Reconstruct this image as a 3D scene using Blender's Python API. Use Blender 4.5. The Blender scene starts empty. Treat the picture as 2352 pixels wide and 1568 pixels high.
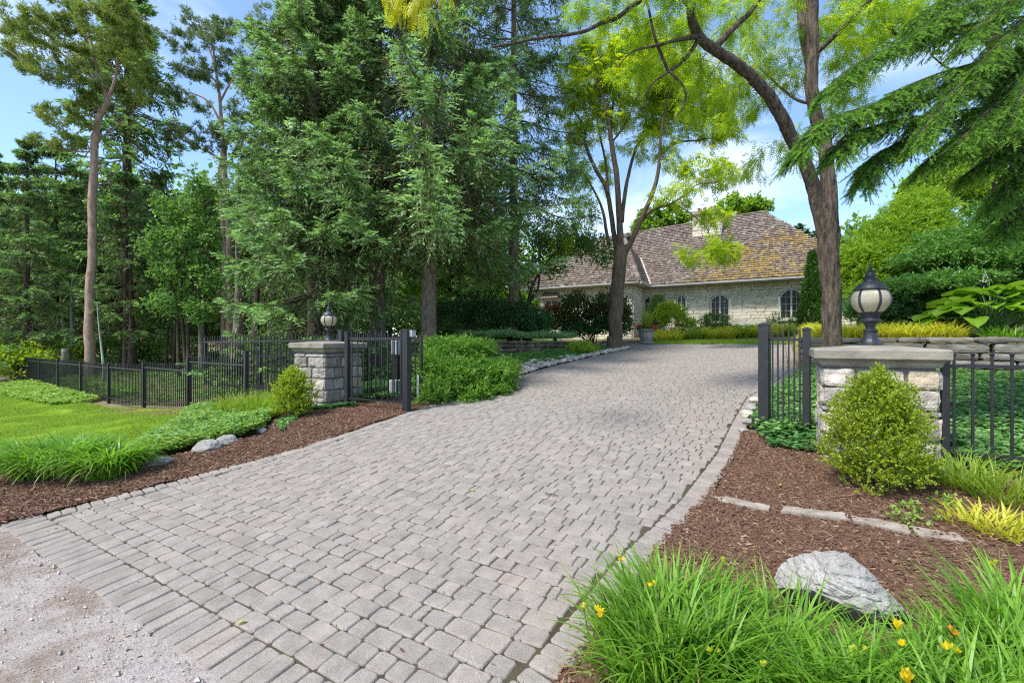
import bpy, math, random
import numpy as np
from mathutils import Vector
rng = np.random.default_rng(7)
random.seed(7)
sc = bpy.context.scene
col = sc.collection
# ------------------------------------------------------------------ frame of the place
# camera at x=y=0 looking along +Y; S runs up the driveway, T runs to its right
DV = np.array([0.508, 0.861, 0.0]); DV /= np.linalg.norm(DV)
RV = np.array([DV[1], -DV[0], 0.0])
UP = np.array([0.0, 0.0, 1.0])
EYE, FPX, CX, CY = 1.5, 1045.0, 1176.0, 784.0
def st(s, t, z=0.0):
    return DV * s + RV * t + UP * z
def to_st(x, y):
    return DV[0] * x + DV[1] * y, RV[0] * x + RV[1] * y
def at(px, py, y):          # measured point of the photo at a surveyed distance
    return np.array([(px - CX) / FPX * y, y, EYE - (py - CY) / FPX * y])
def sst(a, b, x):
    u = np.clip((x - a) / (b - a), 0, 1)
    return u * u * (3 - 2 * u)
def H(s, t):
    s = np.asarray(s, float); t = np.asarray(t, float)
    p = np.where(s > 1.07, 0.077 * (np.minimum(s, 25.0) - 1.07), 0.02 * (s - 1.07).clip(-4, 0))
    hl = -0.36 + 0.06 * (s.clip(1, 22) - 5.3)
    u = ((-t - 7.0) / 9.0).clip(0, 1)
    u = u * (1 - sst(13, 20, s) * 0.8)
    u = u * sst(0.2, 2.5, s)
    h = p + (hl - p) * u
    # low bank and planted terrace on the left of the drive
    b = sst(8.6, 10.5, s) * (1 - sst(16.3, 18.5, s)) * sst(5.55, 6.6, -t) * (1 - sst(10, 13, -t))
    h = h + 0.22 * b
    w = sst(10.9, 11.6, s) * (1 - sst(16.5, 19, s)) * sst(0, 0.25, -t - lwall_t(s) - 0.12) * (1 - sst(9.5, 12, -t))
    h = h + (1.5 - h) * w
    # terrace on the right above the retaining wall
    w = sst(12.38, 12.6, s) * sst(0.55, 0.8, t)
    top = 1.56 + 0.045 * (s - 12.4).clip(0, 14)
    h = np.where(w > 0, h + (np.maximum(top, h) - h) * w, h)
    # gentle mounding of the beds
    h = h + 0.05 * sst(-0.3, 0.6, t) * sst(2, 3, s) * (1 - sst(5, 7, s))
    return h
def lwall_t(s):             # distance left of the drive axis of the low curved wall
    return np.interp(s, [10.6, 11.2, 12.0, 13.2, 15.0, 17], [7.7, 7.25, 6.85, 6.5, 6.25, 6.1])
def hz(s, t):
    return float(H(np.array([s]), np.array([t]))[0])
def hxy(x, y):
    s, t = to_st(x, y)
    return hz(s, t)
def gpt(px, y):             # ground point under photo column px at distance y
    x = (px - CX) / FPX * y
    return np.array([x, y, hxy(x, y)])
# ------------------------------------------------------------------ numeric noise
def _hash(i, j, k):
    n = (i * 374761393 + j * 668265263 + k * 2147483647 + 1274126177) & 0xFFFFFFFF
    n = ((n ^ (n >> 13)) * 1274126177) & 0xFFFFFFFF
    n = n ^ (n >> 16)
    return (n & 0xFFFF) / 65535.0
def vnoise(P, sc_=1.0):
    P = np.asarray(P, float) * sc_
    f = np.floor(P).astype(np.int64); u = P - f; u = u * u * (3 - 2 * u)
    r = 0
    for dx in (0, 1):
        for dy in (0, 1):
            for dz in (0, 1):
                w = (u[:, 0] if dx else 1 - u[:, 0]) * (u[:, 1] if dy else 1 - u[:, 1]) * (u[:, 2] if dz else 1 - u[:, 2])
                r = r + w * _hash(f[:, 0] + dx, f[:, 1] + dy, f[:, 2] + dz)
    return r * 2 - 1
def fnoise(P, s=1.0, o=4):
    r, a = 0, 1.0
    for k in range(o):
        r = r + a * vnoise(np.asarray(P) + 17.3 * k, s); s *= 2.03; a *= 0.5
    return r
def unit(a):
    return a / np.maximum(np.linalg.norm(a, axis=-1, keepdims=True), 1e-9)
def runit(n, g=None):
    return unit((g or rng).normal(size=(n, 3)))
# ------------------------------------------------------------------ mesh builder
class MB:
    def __init__(self):
        self.v, self.f, self.n = [], [], 0
    def add(self, v, f, mat=0):
        v = np.asarray(v, float).reshape(-1, 3); f = np.asarray(f, np.int64)
        if len(v) == 0 or len(f) == 0: return
        self.f.append((f + self.n, mat)); self.v.append(v); self.n += len(v)
    def quads(self, V, mat=0):          # V: (N,4,3)
        n = len(V); self.add(V.reshape(-1, 3), np.arange(n * 4).reshape(n, 4), mat)
    def tris(self, V, mat=0):
        n = len(V); self.add(V.reshape(-1, 3), np.arange(n * 3).reshape(n, 3), mat)
    def box(self, c, ux, uy, uz, sx, sy, sz, mat=0, bev=0.0):
        c = np.asarray(c, float)
        if bev > 0:
            return rbox(self, c, ux, uy, uz, sx, sy, sz, mat=mat, bev=bev)
        s = np.array([[x, y, z] for z in (-1, 1) for y in (-1, 1) for x in (-1, 1)]) * 0.5
        v = c + s[:, :1] * sx * ux + s[:, 1:2] * sy * uy + s[:, 2:] * sz * uz
        self.add(v, [[0, 2, 3, 1], [4, 5, 7, 6], [0, 1, 5, 4], [2, 6, 7, 3], [0, 4, 6, 2], [1, 3, 7, 5]], mat)
    def tube(self, path, rad, n=8, mat=0, cap=True, wob=0.0, wsc=3.0):
        P = np.asarray(path, float); K = len(P)
        r = np.broadcast_to(np.asarray(rad, float), (K,))
        T = unit(np.gradient(P, axis=0))
        a = np.array([0, 0, 1.0]) if abs(T[0][2]) < 0.9 else np.array([1.0, 0, 0])
        N = np.zeros((K, 3)); N[0] = unit(np.cross(T[0], a))
        for i in range(1, K):
            q = N[i - 1] - T[i] * np.dot(N[i - 1], T[i]); N[i] = q / max(np.linalg.norm(q), 1e-9)
        B = np.cross(T, N)
        ang = np.arange(n) / n * 2 * np.pi
        V = P[:, None] + (N[:, None] * np.cos(ang)[None, :, None] + B[:, None] * np.sin(ang)[None, :, None]) * r[:, None, None]
        if wob > 0:
            nz = fnoise(V.reshape(-1, 3) * np.array([1, 1, 0.35]), wsc, 3).reshape(K, n)
            V = P[:, None] + (V - P[:, None]) * (1 + wob * nz)[:, :, None]
        i = np.arange(K - 1)[:, None] * n; j = np.arange(n)[None]; j2 = (j + 1) % n
        F = np.stack([i + j, i + j2, i + n + j2, i + n + j], -1).reshape(-1, 4)
        base = self.n
        self.add(V.reshape(-1, 3), F, mat)
        if cap and n <= 12:
            self.f.append((np.array([[base + (K - 1) * n + k for k in range(n)]]), mat))
            self.f.append((np.array([[base + k for k in range(n)][::-1]]), mat))
    def lathe(self, prof, c, n=24, mat=0, sq=None):
        pr = np.asarray(prof, float); K = len(pr); ang = np.arange(n) / n * 2 * np.pi
        V = np.stack([pr[:, 0, None] * np.cos(ang), pr[:, 0, None] * np.sin(ang), np.repeat(pr[:, 1, None], n, 1)], -1) + np.asarray(c, float)
        i = np.arange(K - 1)[:, None] * n; j = np.arange(n)[None]; j2 = (j + 1) % n
        F = np.stack([i + j, i + j2, i + n + j2, i + n + j], -1).reshape(-1, 4)
        self.add(V.reshape(-1, 3), F, mat)
    def poly(self, V, mat=0):
        V = np.asarray(V, float); self.add(V, [list(range(len(V)))], mat)
    def prism(self, bottom, top, mat=0):
        b = np.asarray(bottom, float); t = np.asarray(top, float); n = len(b)
        k = self.n
        self.add(np.vstack([b, t]), [[i, (i + 1) % n, n + (i + 1) % n, n + i] for i in range(n)], mat)
        self.f.append((np.array([[k + n + i for i in range(n)]]), mat)); self.f.append((np.array([[k + i for i in range(n)][::-1]]), mat))
    def build(self, name, mats, parent=None, smooth=False, loc=None):
        me = bpy.data.meshes.new(name)
        V = np.vstack(self.v)
        o0 = np.array(parent.location if parent is not None and loc is None else (loc if loc is not None else (0, 0, 0)), float)
        if parent is not None and parent.parent is not None:
            o0 = o0 + np.array(parent.parent.location)
        V = V - o0
        me.vertices.add(len(V)); me.vertices.foreach_set('co', V.astype(np.float32).ravel())
        li, ls, mi, c = [], [], [], 0
        for f, m in self.f:
            k = f.shape[1]; li.append(f.ravel()); ls.append(c + np.arange(len(f)) * k); mi.append(np.full(len(f), m)); c += f.size
        li = np.concatenate(li); ls = np.concatenate(ls); mi = np.concatenate(mi)
        me.loops.add(len(li)); me.loops.foreach_set('vertex_index', li.astype(np.int32))
        me.polygons.add(len(ls)); me.polygons.foreach_set('loop_start', ls.astype(np.int32))
        me.polygons.foreach_set('material_index', mi.astype(np.int32))
        me.polygons.foreach_set('use_smooth', np.full(len(ls), smooth, dtype=bool))
        for m in (mats if isinstance(mats, (list, tuple)) else [mats]): me.materials.append(m)
        me.update(calc_edges=True)
        o = bpy.data.objects.new(name, me); col.objects.link(o)
        if parent is not None:
            o.parent = parent
        elif loc is not None:
            o.location = loc
        return o
_cube = {}
def cube_t(a, b, c):
    if (a, b, c) in _cube: return _cube[(a, b, c)]
    vs, fs, n = [], [], 0
    def face(nu, nv, fn):
        nonlocal n
        u, v = np.meshgrid(np.linspace(-1, 1, nu + 1), np.linspace(-1, 1, nv + 1), indexing='ij')
        vs.append(fn(u.ravel(), v.ravel()))
        i, j = np.meshgrid(np.arange(nu), np.arange(nv), indexing='ij')
        k = (i * (nv + 1) + j).ravel()
        fs.append(np.stack([k, k + nv + 1, k + nv + 2, k + 1], -1) + n); n += (nu + 1) * (nv + 1)
    for sg in (-1, 1):
        face(a, b, lambda u, v: np.stack([u * sg, v, np.full_like(u, sg)], -1))
        face(b, c, lambda u, v: np.stack([np.full_like(u, sg), u * sg, v], -1))
        face(c, a, lambda u, v: np.stack([v, np.full_like(u, sg), u * sg], -1))
    V = np.vstack(vs); F = np.vstack(fs)
    _, idx, inv = np.unique(np.round(V, 5), axis=0, return_index=True, return_inverse=True)
    _cube[(a, b, c)] = (V[idx], inv.reshape(-1)[F]); return _cube[(a, b, c)]
def rock_box(mb, c, ux, uy, uz, sx, sy, sz, n=(6, 3, 4), rnd=8.0, amp=0.012, nsc=9.0, mat=0):
    V, F = cube_t(*n)
    q = V / (np.sum(np.abs(V) ** rnd, axis=1) ** (1 / rnd))[:, None]
    P = np.asarray(c) + q[:, :1] * sx / 2 * ux + q[:, 1:2] * sy / 2 * uy + q[:, 2:] * sz / 2 * uz
    nrm = unit(q[:, :1] * ux / max(sx, 1e-3) + q[:, 1:2] * uy / max(sy, 1e-3) + q[:, 2:] * uz / max(sz, 1e-3))
    P = P + nrm * (fnoise(P, nsc, 3) * amp)[:, None]
    mb.add(P, F, mat)
def rbox(mb, c, ux, uy, uz, sx, sy, sz, mat=0, bev=0.005):
    e = 1 - 2 * bev / max(min(sx, sy, sz), 1e-4)
    V, F = cube_t(3, 3, 3)
    V = V.copy(); S = np.array([sx, sy, sz]) / 2
    for k in range(3):
        a = np.abs(V[:, k]); V[:, k] = np.where(a > 0.9, np.sign(V[:, k]) * S[k], np.where(a > 0.1, np.sign(V[:, k]) * (S[k] - bev), 0))
    outer = (np.abs(V) >= S - 1e-9).sum(1)
    sh = np.where(outer[:, None] >= 2, np.where(np.abs(V) >= S - 1e-9, np.sign(V) * bev * 0.30, 0), 0)
    V = V - sh
    P = np.asarray(c) + V[:, :1] * ux + V[:, 1:2] * uy + V[:, 2:] * uz
    mb.add(P, F, mat)
# ------------------------------------------------------------------ things and parts
def thing(name, label, cat, loc=(0, 0, 0), group=None):
    o = bpy.data.objects.new(name, None); col.objects.link(o); o.location = [float(v) for v in loc]
    o.empty_display_size = 0.2
    o['label'] = label; o['category'] = cat
    if group: o['group'] = group
    return o
def tag(o, label, cat, group=None):
    o['label'] = label; o['category'] = cat
    if group: o['group'] = group
    return o
def kind(o, k):
    o['kind'] = k; return o
def copy_tree(root, loc, rz, scale, label):
    r = root.copy(); col.objects.link(r); r.location = [float(v) for v in loc]; r.rotation_euler = (0, 0, rz); r.scale = scale if hasattr(scale, '__len__') else (scale,) * 3
    r['label'] = label
    for ch in list(root.children):
        c = ch.copy(); col.objects.link(c); c.parent = r
    return r
# ------------------------------------------------------------------ leaves, needles, blades
def kites(mb, P, D, Sd, L, W, mid=0.45, mat=0, bend=0.0):
    L = np.broadcast_to(np.asarray(L, float), (len(P),))[:, None]; W = np.broadcast_to(np.asarray(W, float), (len(P),))[:, None]
    m = P + D * L * mid
    tip = P + D * L
    if bend: tip = tip + UP * (-bend) * L
    mb.quads(np.stack([P, m + Sd * W / 2, tip, m - Sd * W / 2], 1), mat)
def perp(D, g=None):
    return unit(np.cross(D, runit(len(D), g)))
def compound(mb, P, D, ln, K, ll, lw, mat=0, droop=0.25):
    n = len(P); side = unit(np.cross(D, runit(n) * 0.5 + UP))
    for k in range(K):
        f = (k + 0.8) / (K + 0.3)
        b = P + D * (ln * f)[:, None] - UP * (droop * ln * f * f)[:, None]
        g = (0.75 + 0.5 * math.sin(math.pi * min(1, f)))
        for sg in (-1, 1):
            ld = unit(side * sg + D * 0.45 - UP * rng.uniform(0.0, 0.55, (n, 1)))
            wd = unit(np.cross(ld, np.cross(D, ld)))
            kites(mb, b, ld, wd, ll * g * rng.uniform(.8, 1.15, n), lw * g, 0.5, mat)
    kites(mb, P + D * ln[:, None] - UP * (droop * ln)[:, None], unit(D - UP * .4), side, ll, lw, 0.5, mat)
def needles(mb, P, D, ln, K, nl, w, mat=0, flat=0.4):
    n = len(P); s1 = unit(np.cross(D, UP + runit(n) * .2)); s2 = np.cross(s1, D)
    for k in range(K):
        f = (k + rng.uniform(0, 1, n)) / K
        a = rng.uniform(0, 2 * np.pi, n)
        rad = unit(s1 * np.cos(a)[:, None] + s2 * (np.sin(a) * (1 - flat) + .1)[:, None])
        b = P + D * (ln * f)[:, None]
        nd = unit(D * 0.75 + rad)
        sd = unit(np.cross(nd, runit(n)))
        l = nl * rng.uniform(.8, 1.15, n) * (1 - .35 * f)
        mb.tris(np.stack([b - sd * w / 2, b + sd * w / 2, b + nd * l[:, None]], 1), mat)
def sprigs(mb, P, D, ln, K, ll, lw, mat=0, open_=0.9):
    n = len(P)
    for k in range(K):
        f = (k + .6) / K
        b = P + D * (ln * f)[:, None]
        q = unit(D * 0.6 + perp(D) * open_)
        kites(mb, b, q, perp(q), ll * rng.uniform(.7, 1.2, n), lw, 0.5, mat)
def blades(mb, P, az, ln, e0, e1, w, seg=6, mat=0, tip=0.1):
    n = len(P); h = np.stack([np.cos(az), np.sin(az), np.zeros(n)], -1); sd = np.stack([-np.sin(az), np.cos(az), np.zeros(n)], -1)
    tw = rng.normal(0, .35, n)[:, None]
    sd = unit(sd + h * tw)
    p = P.copy(); rows = []
    w = np.broadcast_to(np.asarray(w, float), (n,))
    for k in range(seg + 1):
        f = k / seg
        ww = (w * (1 - f ** 2.2) * (0.65 + 0.9 * f * (1 - f) * 2) + w * tip * .2)[:, None]
        rows.append(np.stack([p - sd * ww / 2, p + sd * ww / 2], 1))
        e = e0 + (e1 - e0) * f ** 1.3
        p = p + (h * np.cos(e)[:, None] + UP * np.sin(e)[:, None]) * (ln / seg)[:, None]
    V = np.stack(rows, 1)           # n, seg+1, 2, 3
    V = V.reshape(n, -1, 3); k2 = (seg + 1) * 2
    base = np.arange(n)[:, None] * k2
    fs = np.stack([np.array([2 * k, 2 * k + 1, 2 * k + 3, 2 * k + 2]) for k in range(seg)])
    mb.add(V.reshape(-1, 3), (base[:, :, None] + fs[None]).reshape(-1, 4), mat)
def ell_points(n, c, r, shell=0.6, zmin=-0.35, noise=0.18, seed=0.0):
    d = runit(n); d = d[d[:, 2] > zmin]
    while len(d) < n:
        e = runit(n); d = np.vstack([d, e[e[:, 2] > zmin]])
    d = d[:n]
    k = shell + (1 - shell) * rng.uniform(0, 1, n) ** 0.5
    k = k * (1 + noise * fnoise(d * 1.0 + seed, 2.2, 3))
    return np.asarray(c) + d * np.asarray(r) * k[:, None], d
def clumped(n, c, r, clumps, spread, shell=0.55, zmin=-0.35, noise=.18, seed=0.0):
    cp, cd = ell_points(clumps, c, r, shell, zmin, noise, seed)
    i = rng.integers(0, clumps, n)
    off = rng.normal(size=(n, 3)) * spread * np.asarray(r)
    return cp[i] + off, unit(cd[i] * 1.0 + unit(off) * .7), i
# ------------------------------------------------------------------ materials (node based)
def _new(name):
    m = bpy.data.materials.new(name); m.use_nodes = True
    nt = m.node_tree; b = nt.nodes['Principled BSDF']; return m, nt, b
def _n(nt, t, **kw):
    n = nt.nodes.new(t)
    for k, v in kw.items():
        if k.startswith('i_'): n.inputs[k[2:].replace('_', ' ')].default_value = v
        else: setattr(n, k, v)
    return n
def rgb(c): return (c[0], c[1], c[2], 1.0)
def _noise(nt, scale, detail=5, vec=(1, 1, 1), rough=.6, coord='Object'):
    tc = _n(nt, 'ShaderNodeTexCoord'); mp = _n(nt, 'ShaderNodeMapping'); mp.inputs['Scale'].default_value = vec
    nt.links.new(tc.outputs[coord], mp.inputs['Vector'])
    nz = _n(nt, 'ShaderNodeTexNoise'); nz.inputs['Scale'].default_value = scale; nz.inputs['Detail'].default_value = detail; nz.inputs['Roughness'].default_value = rough
    nt.links.new(mp.outputs[0], nz.inputs['Vector']); return nz.outputs['Fac']
def _ramp(nt, fac, stops):
    r = _n(nt, 'ShaderNodeValToRGB'); e = r.color_ramp.elements
    while len(e) < len(stops): e.new(0.5)
    for q, (p, c) in zip(e, stops): q.position = p; q.color = rgb(c)
    nt.links.new(fac, r.inputs['Fac']); return r.outputs['Color']
def _mix(nt, fac, a, b, typ='MIX'):
    m = _n(nt, 'ShaderNodeMix', data_type='RGBA', blend_type=typ)
    for s, v in ((m.inputs[0], fac), (m.inputs[6], a), (m.inputs[7], b)):
        if hasattr(v, 'links'): nt.links.new(v, s)
        else: s.default_value = v if isinstance(v, float) else rgb(v)
    return m.outputs[2]
def _math(nt, op, a, b=None, clamp=False):
    m = _n(nt, 'ShaderNodeMath', operation=op, use_clamp=clamp)
    for s, v in zip(m.inputs, (a, b)):
        if v is None: continue
        if hasattr(v, 'links'): nt.links.new(v, s)
        else: s.default_value = v
    return m.outputs[0]
def _rand(nt): return _n(nt, 'ShaderNodeNewGeometry').outputs['Random Per Island']
def _obrand(nt): return _n(nt, 'ShaderNodeObjectInfo').outputs['Random']
def _hsv(nt, colr, v=None, s=None, h=None):
    n = _n(nt, 'ShaderNodeHueSaturation'); nt.links.new(colr, n.inputs['Color'])
    for k, x in (('Value', v), ('Saturation', s), ('Hue', h)):
        if x is None: continue
        if hasattr(x, 'links'): nt.links.new(x, n.inputs[k])
        else: n.inputs[k].default_value = x
    return n.outputs['Color']
def _bump(nt, b, h, strength, dist=0.02):
    n = _n(nt, 'ShaderNodeBump'); n.inputs['Strength'].default_value = strength; n.inputs['Distance'].default_value = dist
    nt.links.new(h, n.inputs['Height']); nt.links.new(n.outputs['Normal'], b.inputs['Normal'])
def pmat(name, stops, scale=4, detail=6, vec=(1, 1, 1), island=0.0, bump=0.0, bscale=None, bdist=.02, rough=.85, spec=.25, fine=0.0, fscale=120, metallic=0.0, isl_stops=None, nrough=.6):
    m, nt, b = _new(name)
    f = _noise(nt, scale, detail, vec, nrough)
    c = _ramp(nt, f, stops)
    if isl_stops:
        c = _mix(nt, 0.6, c, _ramp(nt, _rand(nt), isl_stops))
    if island:
        c = _hsv(nt, c, v=_math(nt, 'ADD', _math(nt, 'MULTIPLY', _rand(nt), 2 * island), 1 - island))
    if fine:
        g = _noise(nt, fscale, 2)
        c = _hsv(nt, c, v=_math(nt, 'ADD', _math(nt, 'MULTIPLY', _math(nt, 'SUBTRACT', g, .5), fine * 4), 1.0))
    nt.links.new(c, b.inputs['Base Color'])
    if bump: _bump(nt, b, _noise(nt, bscale or scale * 3, 6, vec), bump, bdist)
    b.inputs['Roughness'].default_value = rough; b.inputs['Specular IOR Level'].default_value = spec; b.inputs['Metallic'].default_value = metallic
    return m
def leafmat(name, c1, c2, c3=None, trans=.35, nscale=.9, rough=.5, spec=.35, tcol=None, vary=.12, low=.3):
    """leaf colour: island random + a slow drift through the crown (older and younger growth)"""
    m, nt, b = _new(name)
    f = _math(nt, 'ADD', _math(nt, 'MULTIPLY', _rand(nt), 1 - low), _math(nt, 'MULTIPLY', _noise(nt, nscale, 3), low))
    c = _ramp(nt, f, [(0.15, c1), (0.6, c2), (0.95, c3 or c2)])
    c = _hsv(nt, c, v=_math(nt, 'ADD', _math(nt, 'MULTIPLY', _obrand(nt), 2 * vary), 1 - vary))
    nt.links.new(c, b.inputs['Base Color']); b.inputs['Roughness'].default_value = rough; b.inputs['Specular IOR Level'].default_value = spec
    t = _n(nt, 'ShaderNodeBsdfTranslucent')
    nt.links.new(_hsv(nt, _mix(nt, 1.0, c, tcol or (1.0, 1.0, .55), 'MULTIPLY'), v=1.6), t.inputs['Color'])
    mx = _n(nt, 'ShaderNodeMixShader'); mx.inputs[0].default_value = trans
    nt.links.new(b.outputs[0], mx.inputs[1]); nt.links.new(t.outputs[0], mx.inputs[2])
    nt.links.new(mx.outputs[0], nt.nodes['Material Output'].inputs['Surface'])
    return m
def bark(name, dark, light, vs=(9, 9, 1.6), bump=.9, dist=.03, moss=None):
    m, nt, b = _new(name)
    f = _noise(nt, 1.6, 8, vs, .65); g = _noise(nt, 7, 4, vs)
    c = _ramp(nt, _math(nt, 'ADD', _math(nt, 'MULTIPLY', f, .7), _math(nt, 'MULTIPLY', g, .3)), [(.36, dark), (.62, light)])
    if moss: c = _mix(nt, _ramp(nt, _noise(nt, 1.3, 3), [(.5, (0, 0, 0)), (.7, (.6, .6, .6))]), c, moss)
    nt.links.new(c, b.inputs['Base Color']); b.inputs['Roughness'].default_value = .95; b.inputs['Specular IOR Level'].default_value = .1
    _bump(nt, b, f, bump, dist); return m
M = {}
M['spruce'] = leafmat('blue green spruce needles', (0.063, 0.121, 0.034), (0.121, 0.218, 0.063), (0.184, 0.299, 0.092), trans=.28, nscale=.8, rough=.6)
M['spruce_tip'] = leafmat('new spruce growth', (0.190, 0.325, 0.118), (0.291, 0.493, 0.185), (0.414, 0.616, 0.269), trans=.3, nscale=.8, rough=.55)
M['spruce_old'] = leafmat('older olive spruce needles', (0.062, 0.085, 0.027), (0.119, 0.150, 0.053), (0.188, 0.206, 0.081), trans=.2)
M['spruce_dry'] = leafmat('dry inner spruce twigs', (0.132, 0.102, 0.048), (0.240, 0.174, 0.078), trans=.1)
M['spruce_dark'] = leafmat('dark forest spruce needles', (0.068, 0.128, 0.043), (0.128, 0.236, 0.074), (0.203, 0.324, 0.101), trans=.3, nscale=.4, vary=.2)
M['forest_tip'] = leafmat('forest spruce tips', (0.130, 0.247, 0.078), (0.234, 0.403, 0.130), (0.338, 0.507, 0.182), trans=.3, nscale=.4, vary=.2)
M['fir'] = leafmat('bright fir needles', (.045, .125, .013), (.085, .215, .024), (.13, .28, .038), trans=.28, nscale=1.4, low=.4)
M['fir_tip'] = leafmat('new fir growth', (.14, .31, .032), (.215, .43, .05), (.30, .51, .08), trans=.3, nscale=1.4)
M['pine'] = leafmat('olive pine needles', (.11, .165, .035), (.22, .29, .06), (.35, .42, .10), trans=.32, nscale=.5)
M['pine_blue'] = leafmat('grey green pine needles', (0.086, 0.149, 0.069), (0.172, 0.253, 0.109), (0.287, 0.356, 0.138), trans=.32, nscale=.5)
M['locust'] = leafmat('honey locust leaves', (.24, .35, .018), (.40, .50, .025), (.55, .58, .04), trans=.58, nscale=.7, tcol=(1, 1, .4))
M['locust_green'] = leafmat('greener honey locust leaves', (.12, .24, .022), (.22, .36, .032), (.34, .45, .045), trans=.52, nscale=.7, tcol=(1, 1, .45))
M['locust_gold'] = leafmat('golden locust leaves', (.33, .37, .02), (.46, .46, .025), (.55, .52, .04), trans=.5, tcol=(1, 1, .4))
M['maple'] = leafmat('green maple leaves', (.055, .125, .026), (.115, .22, .048), (.20, .32, .075), trans=.42, nscale=.5, vary=.22, low=.5)
M['maple_dark'] = leafmat('deep green tree leaves', (.014, .045, .012), (.03, .09, .018), (.06, .15, .03), trans=.35, nscale=.6, vary=.2)
M['golden'] = leafmat('golden green cypress', (.13, .25, .02), (.25, .39, .028), (.42, .52, .04), trans=.45, nscale=.5, low=.55)
M['yew'] = leafmat('dark yew needles', (0.029, 0.081, 0.026), (0.058, 0.150, 0.042), (0.111, 0.240, 0.062), trans=.22, nscale=.9)
M['yew_green'] = leafmat('fresh green yew sprays', (.06, .15, .028), (.11, .25, .04), (.18, .34, .055), trans=.32, nscale=.7)
M['juniper'] = leafmat('bright green juniper', (.055, .14, .016), (.14, .29, .032), (.27, .42, .06), trans=.32, nscale=2.2, vary=.05, low=.6)
M['boxwood'] = leafmat('yellow green boxwood', (.16, .225, .016), (.31, .405, .028), (.46, .53, .055), trans=.4, nscale=3, rough=.4)
M['boxwood_deep'] = leafmat('mid green boxwood', (.03, .085, .018), (.06, .15, .03), (.11, .22, .04), trans=.3)
M['daylily'] = leafmat('daylily blades', (.10, .23, .02), (.18, .36, .032), (.29, .47, .07), trans=.42, nscale=2, rough=.42, vary=.06)
M['lawn'] = leafmat('lawn grass blades', (.16, .27, .022), (.25, .375, .035), (.33, .42, .07), trans=.42, nscale=.7, vary=0)
M['lawn_dry'] = leafmat('dry grass', (.26, .22, .08), (.36, .30, .13), (.30, .33, .08), trans=.3)
M['hakone'] = leafmat('yellow hakone grass', (.42, .46, .04), (.60, .58, .07), (.68, .63, .14), trans=.42, vary=.08)
M['hakone_mid'] = leafmat('yellow green grass', (.18, .30, .03), (.32, .42, .05), (.45, .48, .08), trans=.4)
M['pachy'] = leafmat('pachysandra leaves', (0.088, 0.213, 0.050), (0.175, 0.375, 0.094), (0.350, 0.550, 0.225), trans=.28, nscale=1.2, rough=.45)
M['gc_pale'] = leafmat('pale green ground cover', (.16, .30, .04), (.27, .43, .07), (.44, .56, .17), trans=.32, nscale=1.1)
M['gc_deep'] = leafmat('deep green ivy', (0.052, 0.156, 0.044), (0.104, 0.273, 0.072), (0.195, 0.377, 0.117), trans=.28)
M['gc_silver'] = leafmat('silver green mat', (.22, .36, .17), (.36, .52, .28), (.50, .64, .40), trans=.3)
M['under'] = leafmat('woodland undergrowth', (0.056, 0.154, 0.028), (0.126, 0.294, 0.056), (0.308, 0.462, 0.112), trans=.35, nscale=.35)
M['hosta'] = leafmat('large hosta leaves', (.12, .26, .02), (.19, .34, .03), (.26, .39, .05), trans=.35, nscale=2, rough=.4, vary=0)
M['hosta_blue'] = leafmat('small hosta leaves', (.10, .24, .08), (.18, .36, .12), (.44, .54, .30), trans=.3)
M['red_leaf'] = leafmat('red maple leaves', (.16, .035, .02), (.32, .09, .05), (.42, .16, .09), trans=.35)
M['brown_leaf'] = leafmat('bronze green leaves', (.045, .075, .02), (.09, .13, .03), (.18, .11, .04), trans=.32)
M['arbor'] = leafmat('arborvitae foliage', (.03, .09, .012), (.06, .16, .02), (.11, .23, .03), trans=.25)
M['spirea'] = leafmat('lime shrub leaves', (.2, .32, .015), (.32, .44, .03), (.42, .5, .05), trans=.4)
M['petal'] = leafmat('yellow petals', (.72, .52, .01), (.8, .62, .02), (.8, .66, .08), trans=.35)
M['petal_red'] = leafmat('red petals', (.5, .03, .02), (.6, .05, .03), trans=.3)
M['petal_orange'] = leafmat('orange petals', (.75, .26, .01), (.8, .34, .02), trans=.3)
M['woods'] = leafmat('far trees', (.09, .18, .03), (.18, .31, .055), (.32, .45, .09), trans=.4, nscale=.12)
M['bark_locust'] = bark('furrowed locust bark', (.026, .020, .016), (.215, .168, .132), (13, 13, 2.2), 1.0, .09)
M['bark_locust2'] = bark('brown locust bark', (.055, .042, .03), (.20, .155, .11), (10, 10, 1.8), .9, .04)
M['bark_spruce'] = bark('scaly spruce bark', (.07, .052, .04), (.27, .215, .165), (7, 7, 3.5), .8, .03)
M['bark_pine'] = bark('orange pine bark', (.20, .13, .095), (.50, .35, .27), (6, 6, 2), .7, .03)
M['bark_dark'] = bark('dark bark', (.03, .023, .018), (.11, .085, .065), (7, 7, 2), .7, .03)
M['bark_grey'] = bark('grey bark', (.10, .09, .075), (.28, .25, .215), (7, 7, 2), .6, .02)
M['bark_birch'] = bark('white birch bark', (.25, .24, .22), (.7, .68, .64), (4, 4, 9), .3, .01)
M['twig'] = pmat('twigs', [(.3, (.05, .038, .028)), (.7, (.12, .09, .07))], 8)
M['soil'] = pmat('woodland floor', [(.3, (.09, .075, .04)), (.5, (.19, .15, .085)), (.72, (.15, .21, .05))], .8, 8, bump=.6, bscale=14)
M['iron'] = pmat('black iron', [(.3, (.012, .012, .014)), (.7, (.024, .024, .027))], 20, rough=.42, spec=.5, bump=.08, bscale=60, bdist=.004)
M['iron_lamp'] = pmat('weathered black lamp metal', [(.35, (.016, .018, .024)), (.6, (.03, .033, .042)), (.78, (.11, .115, .125))], 9, 8, rough=.45, spec=.5, bump=.15, bscale=40, bdist=.004)
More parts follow.
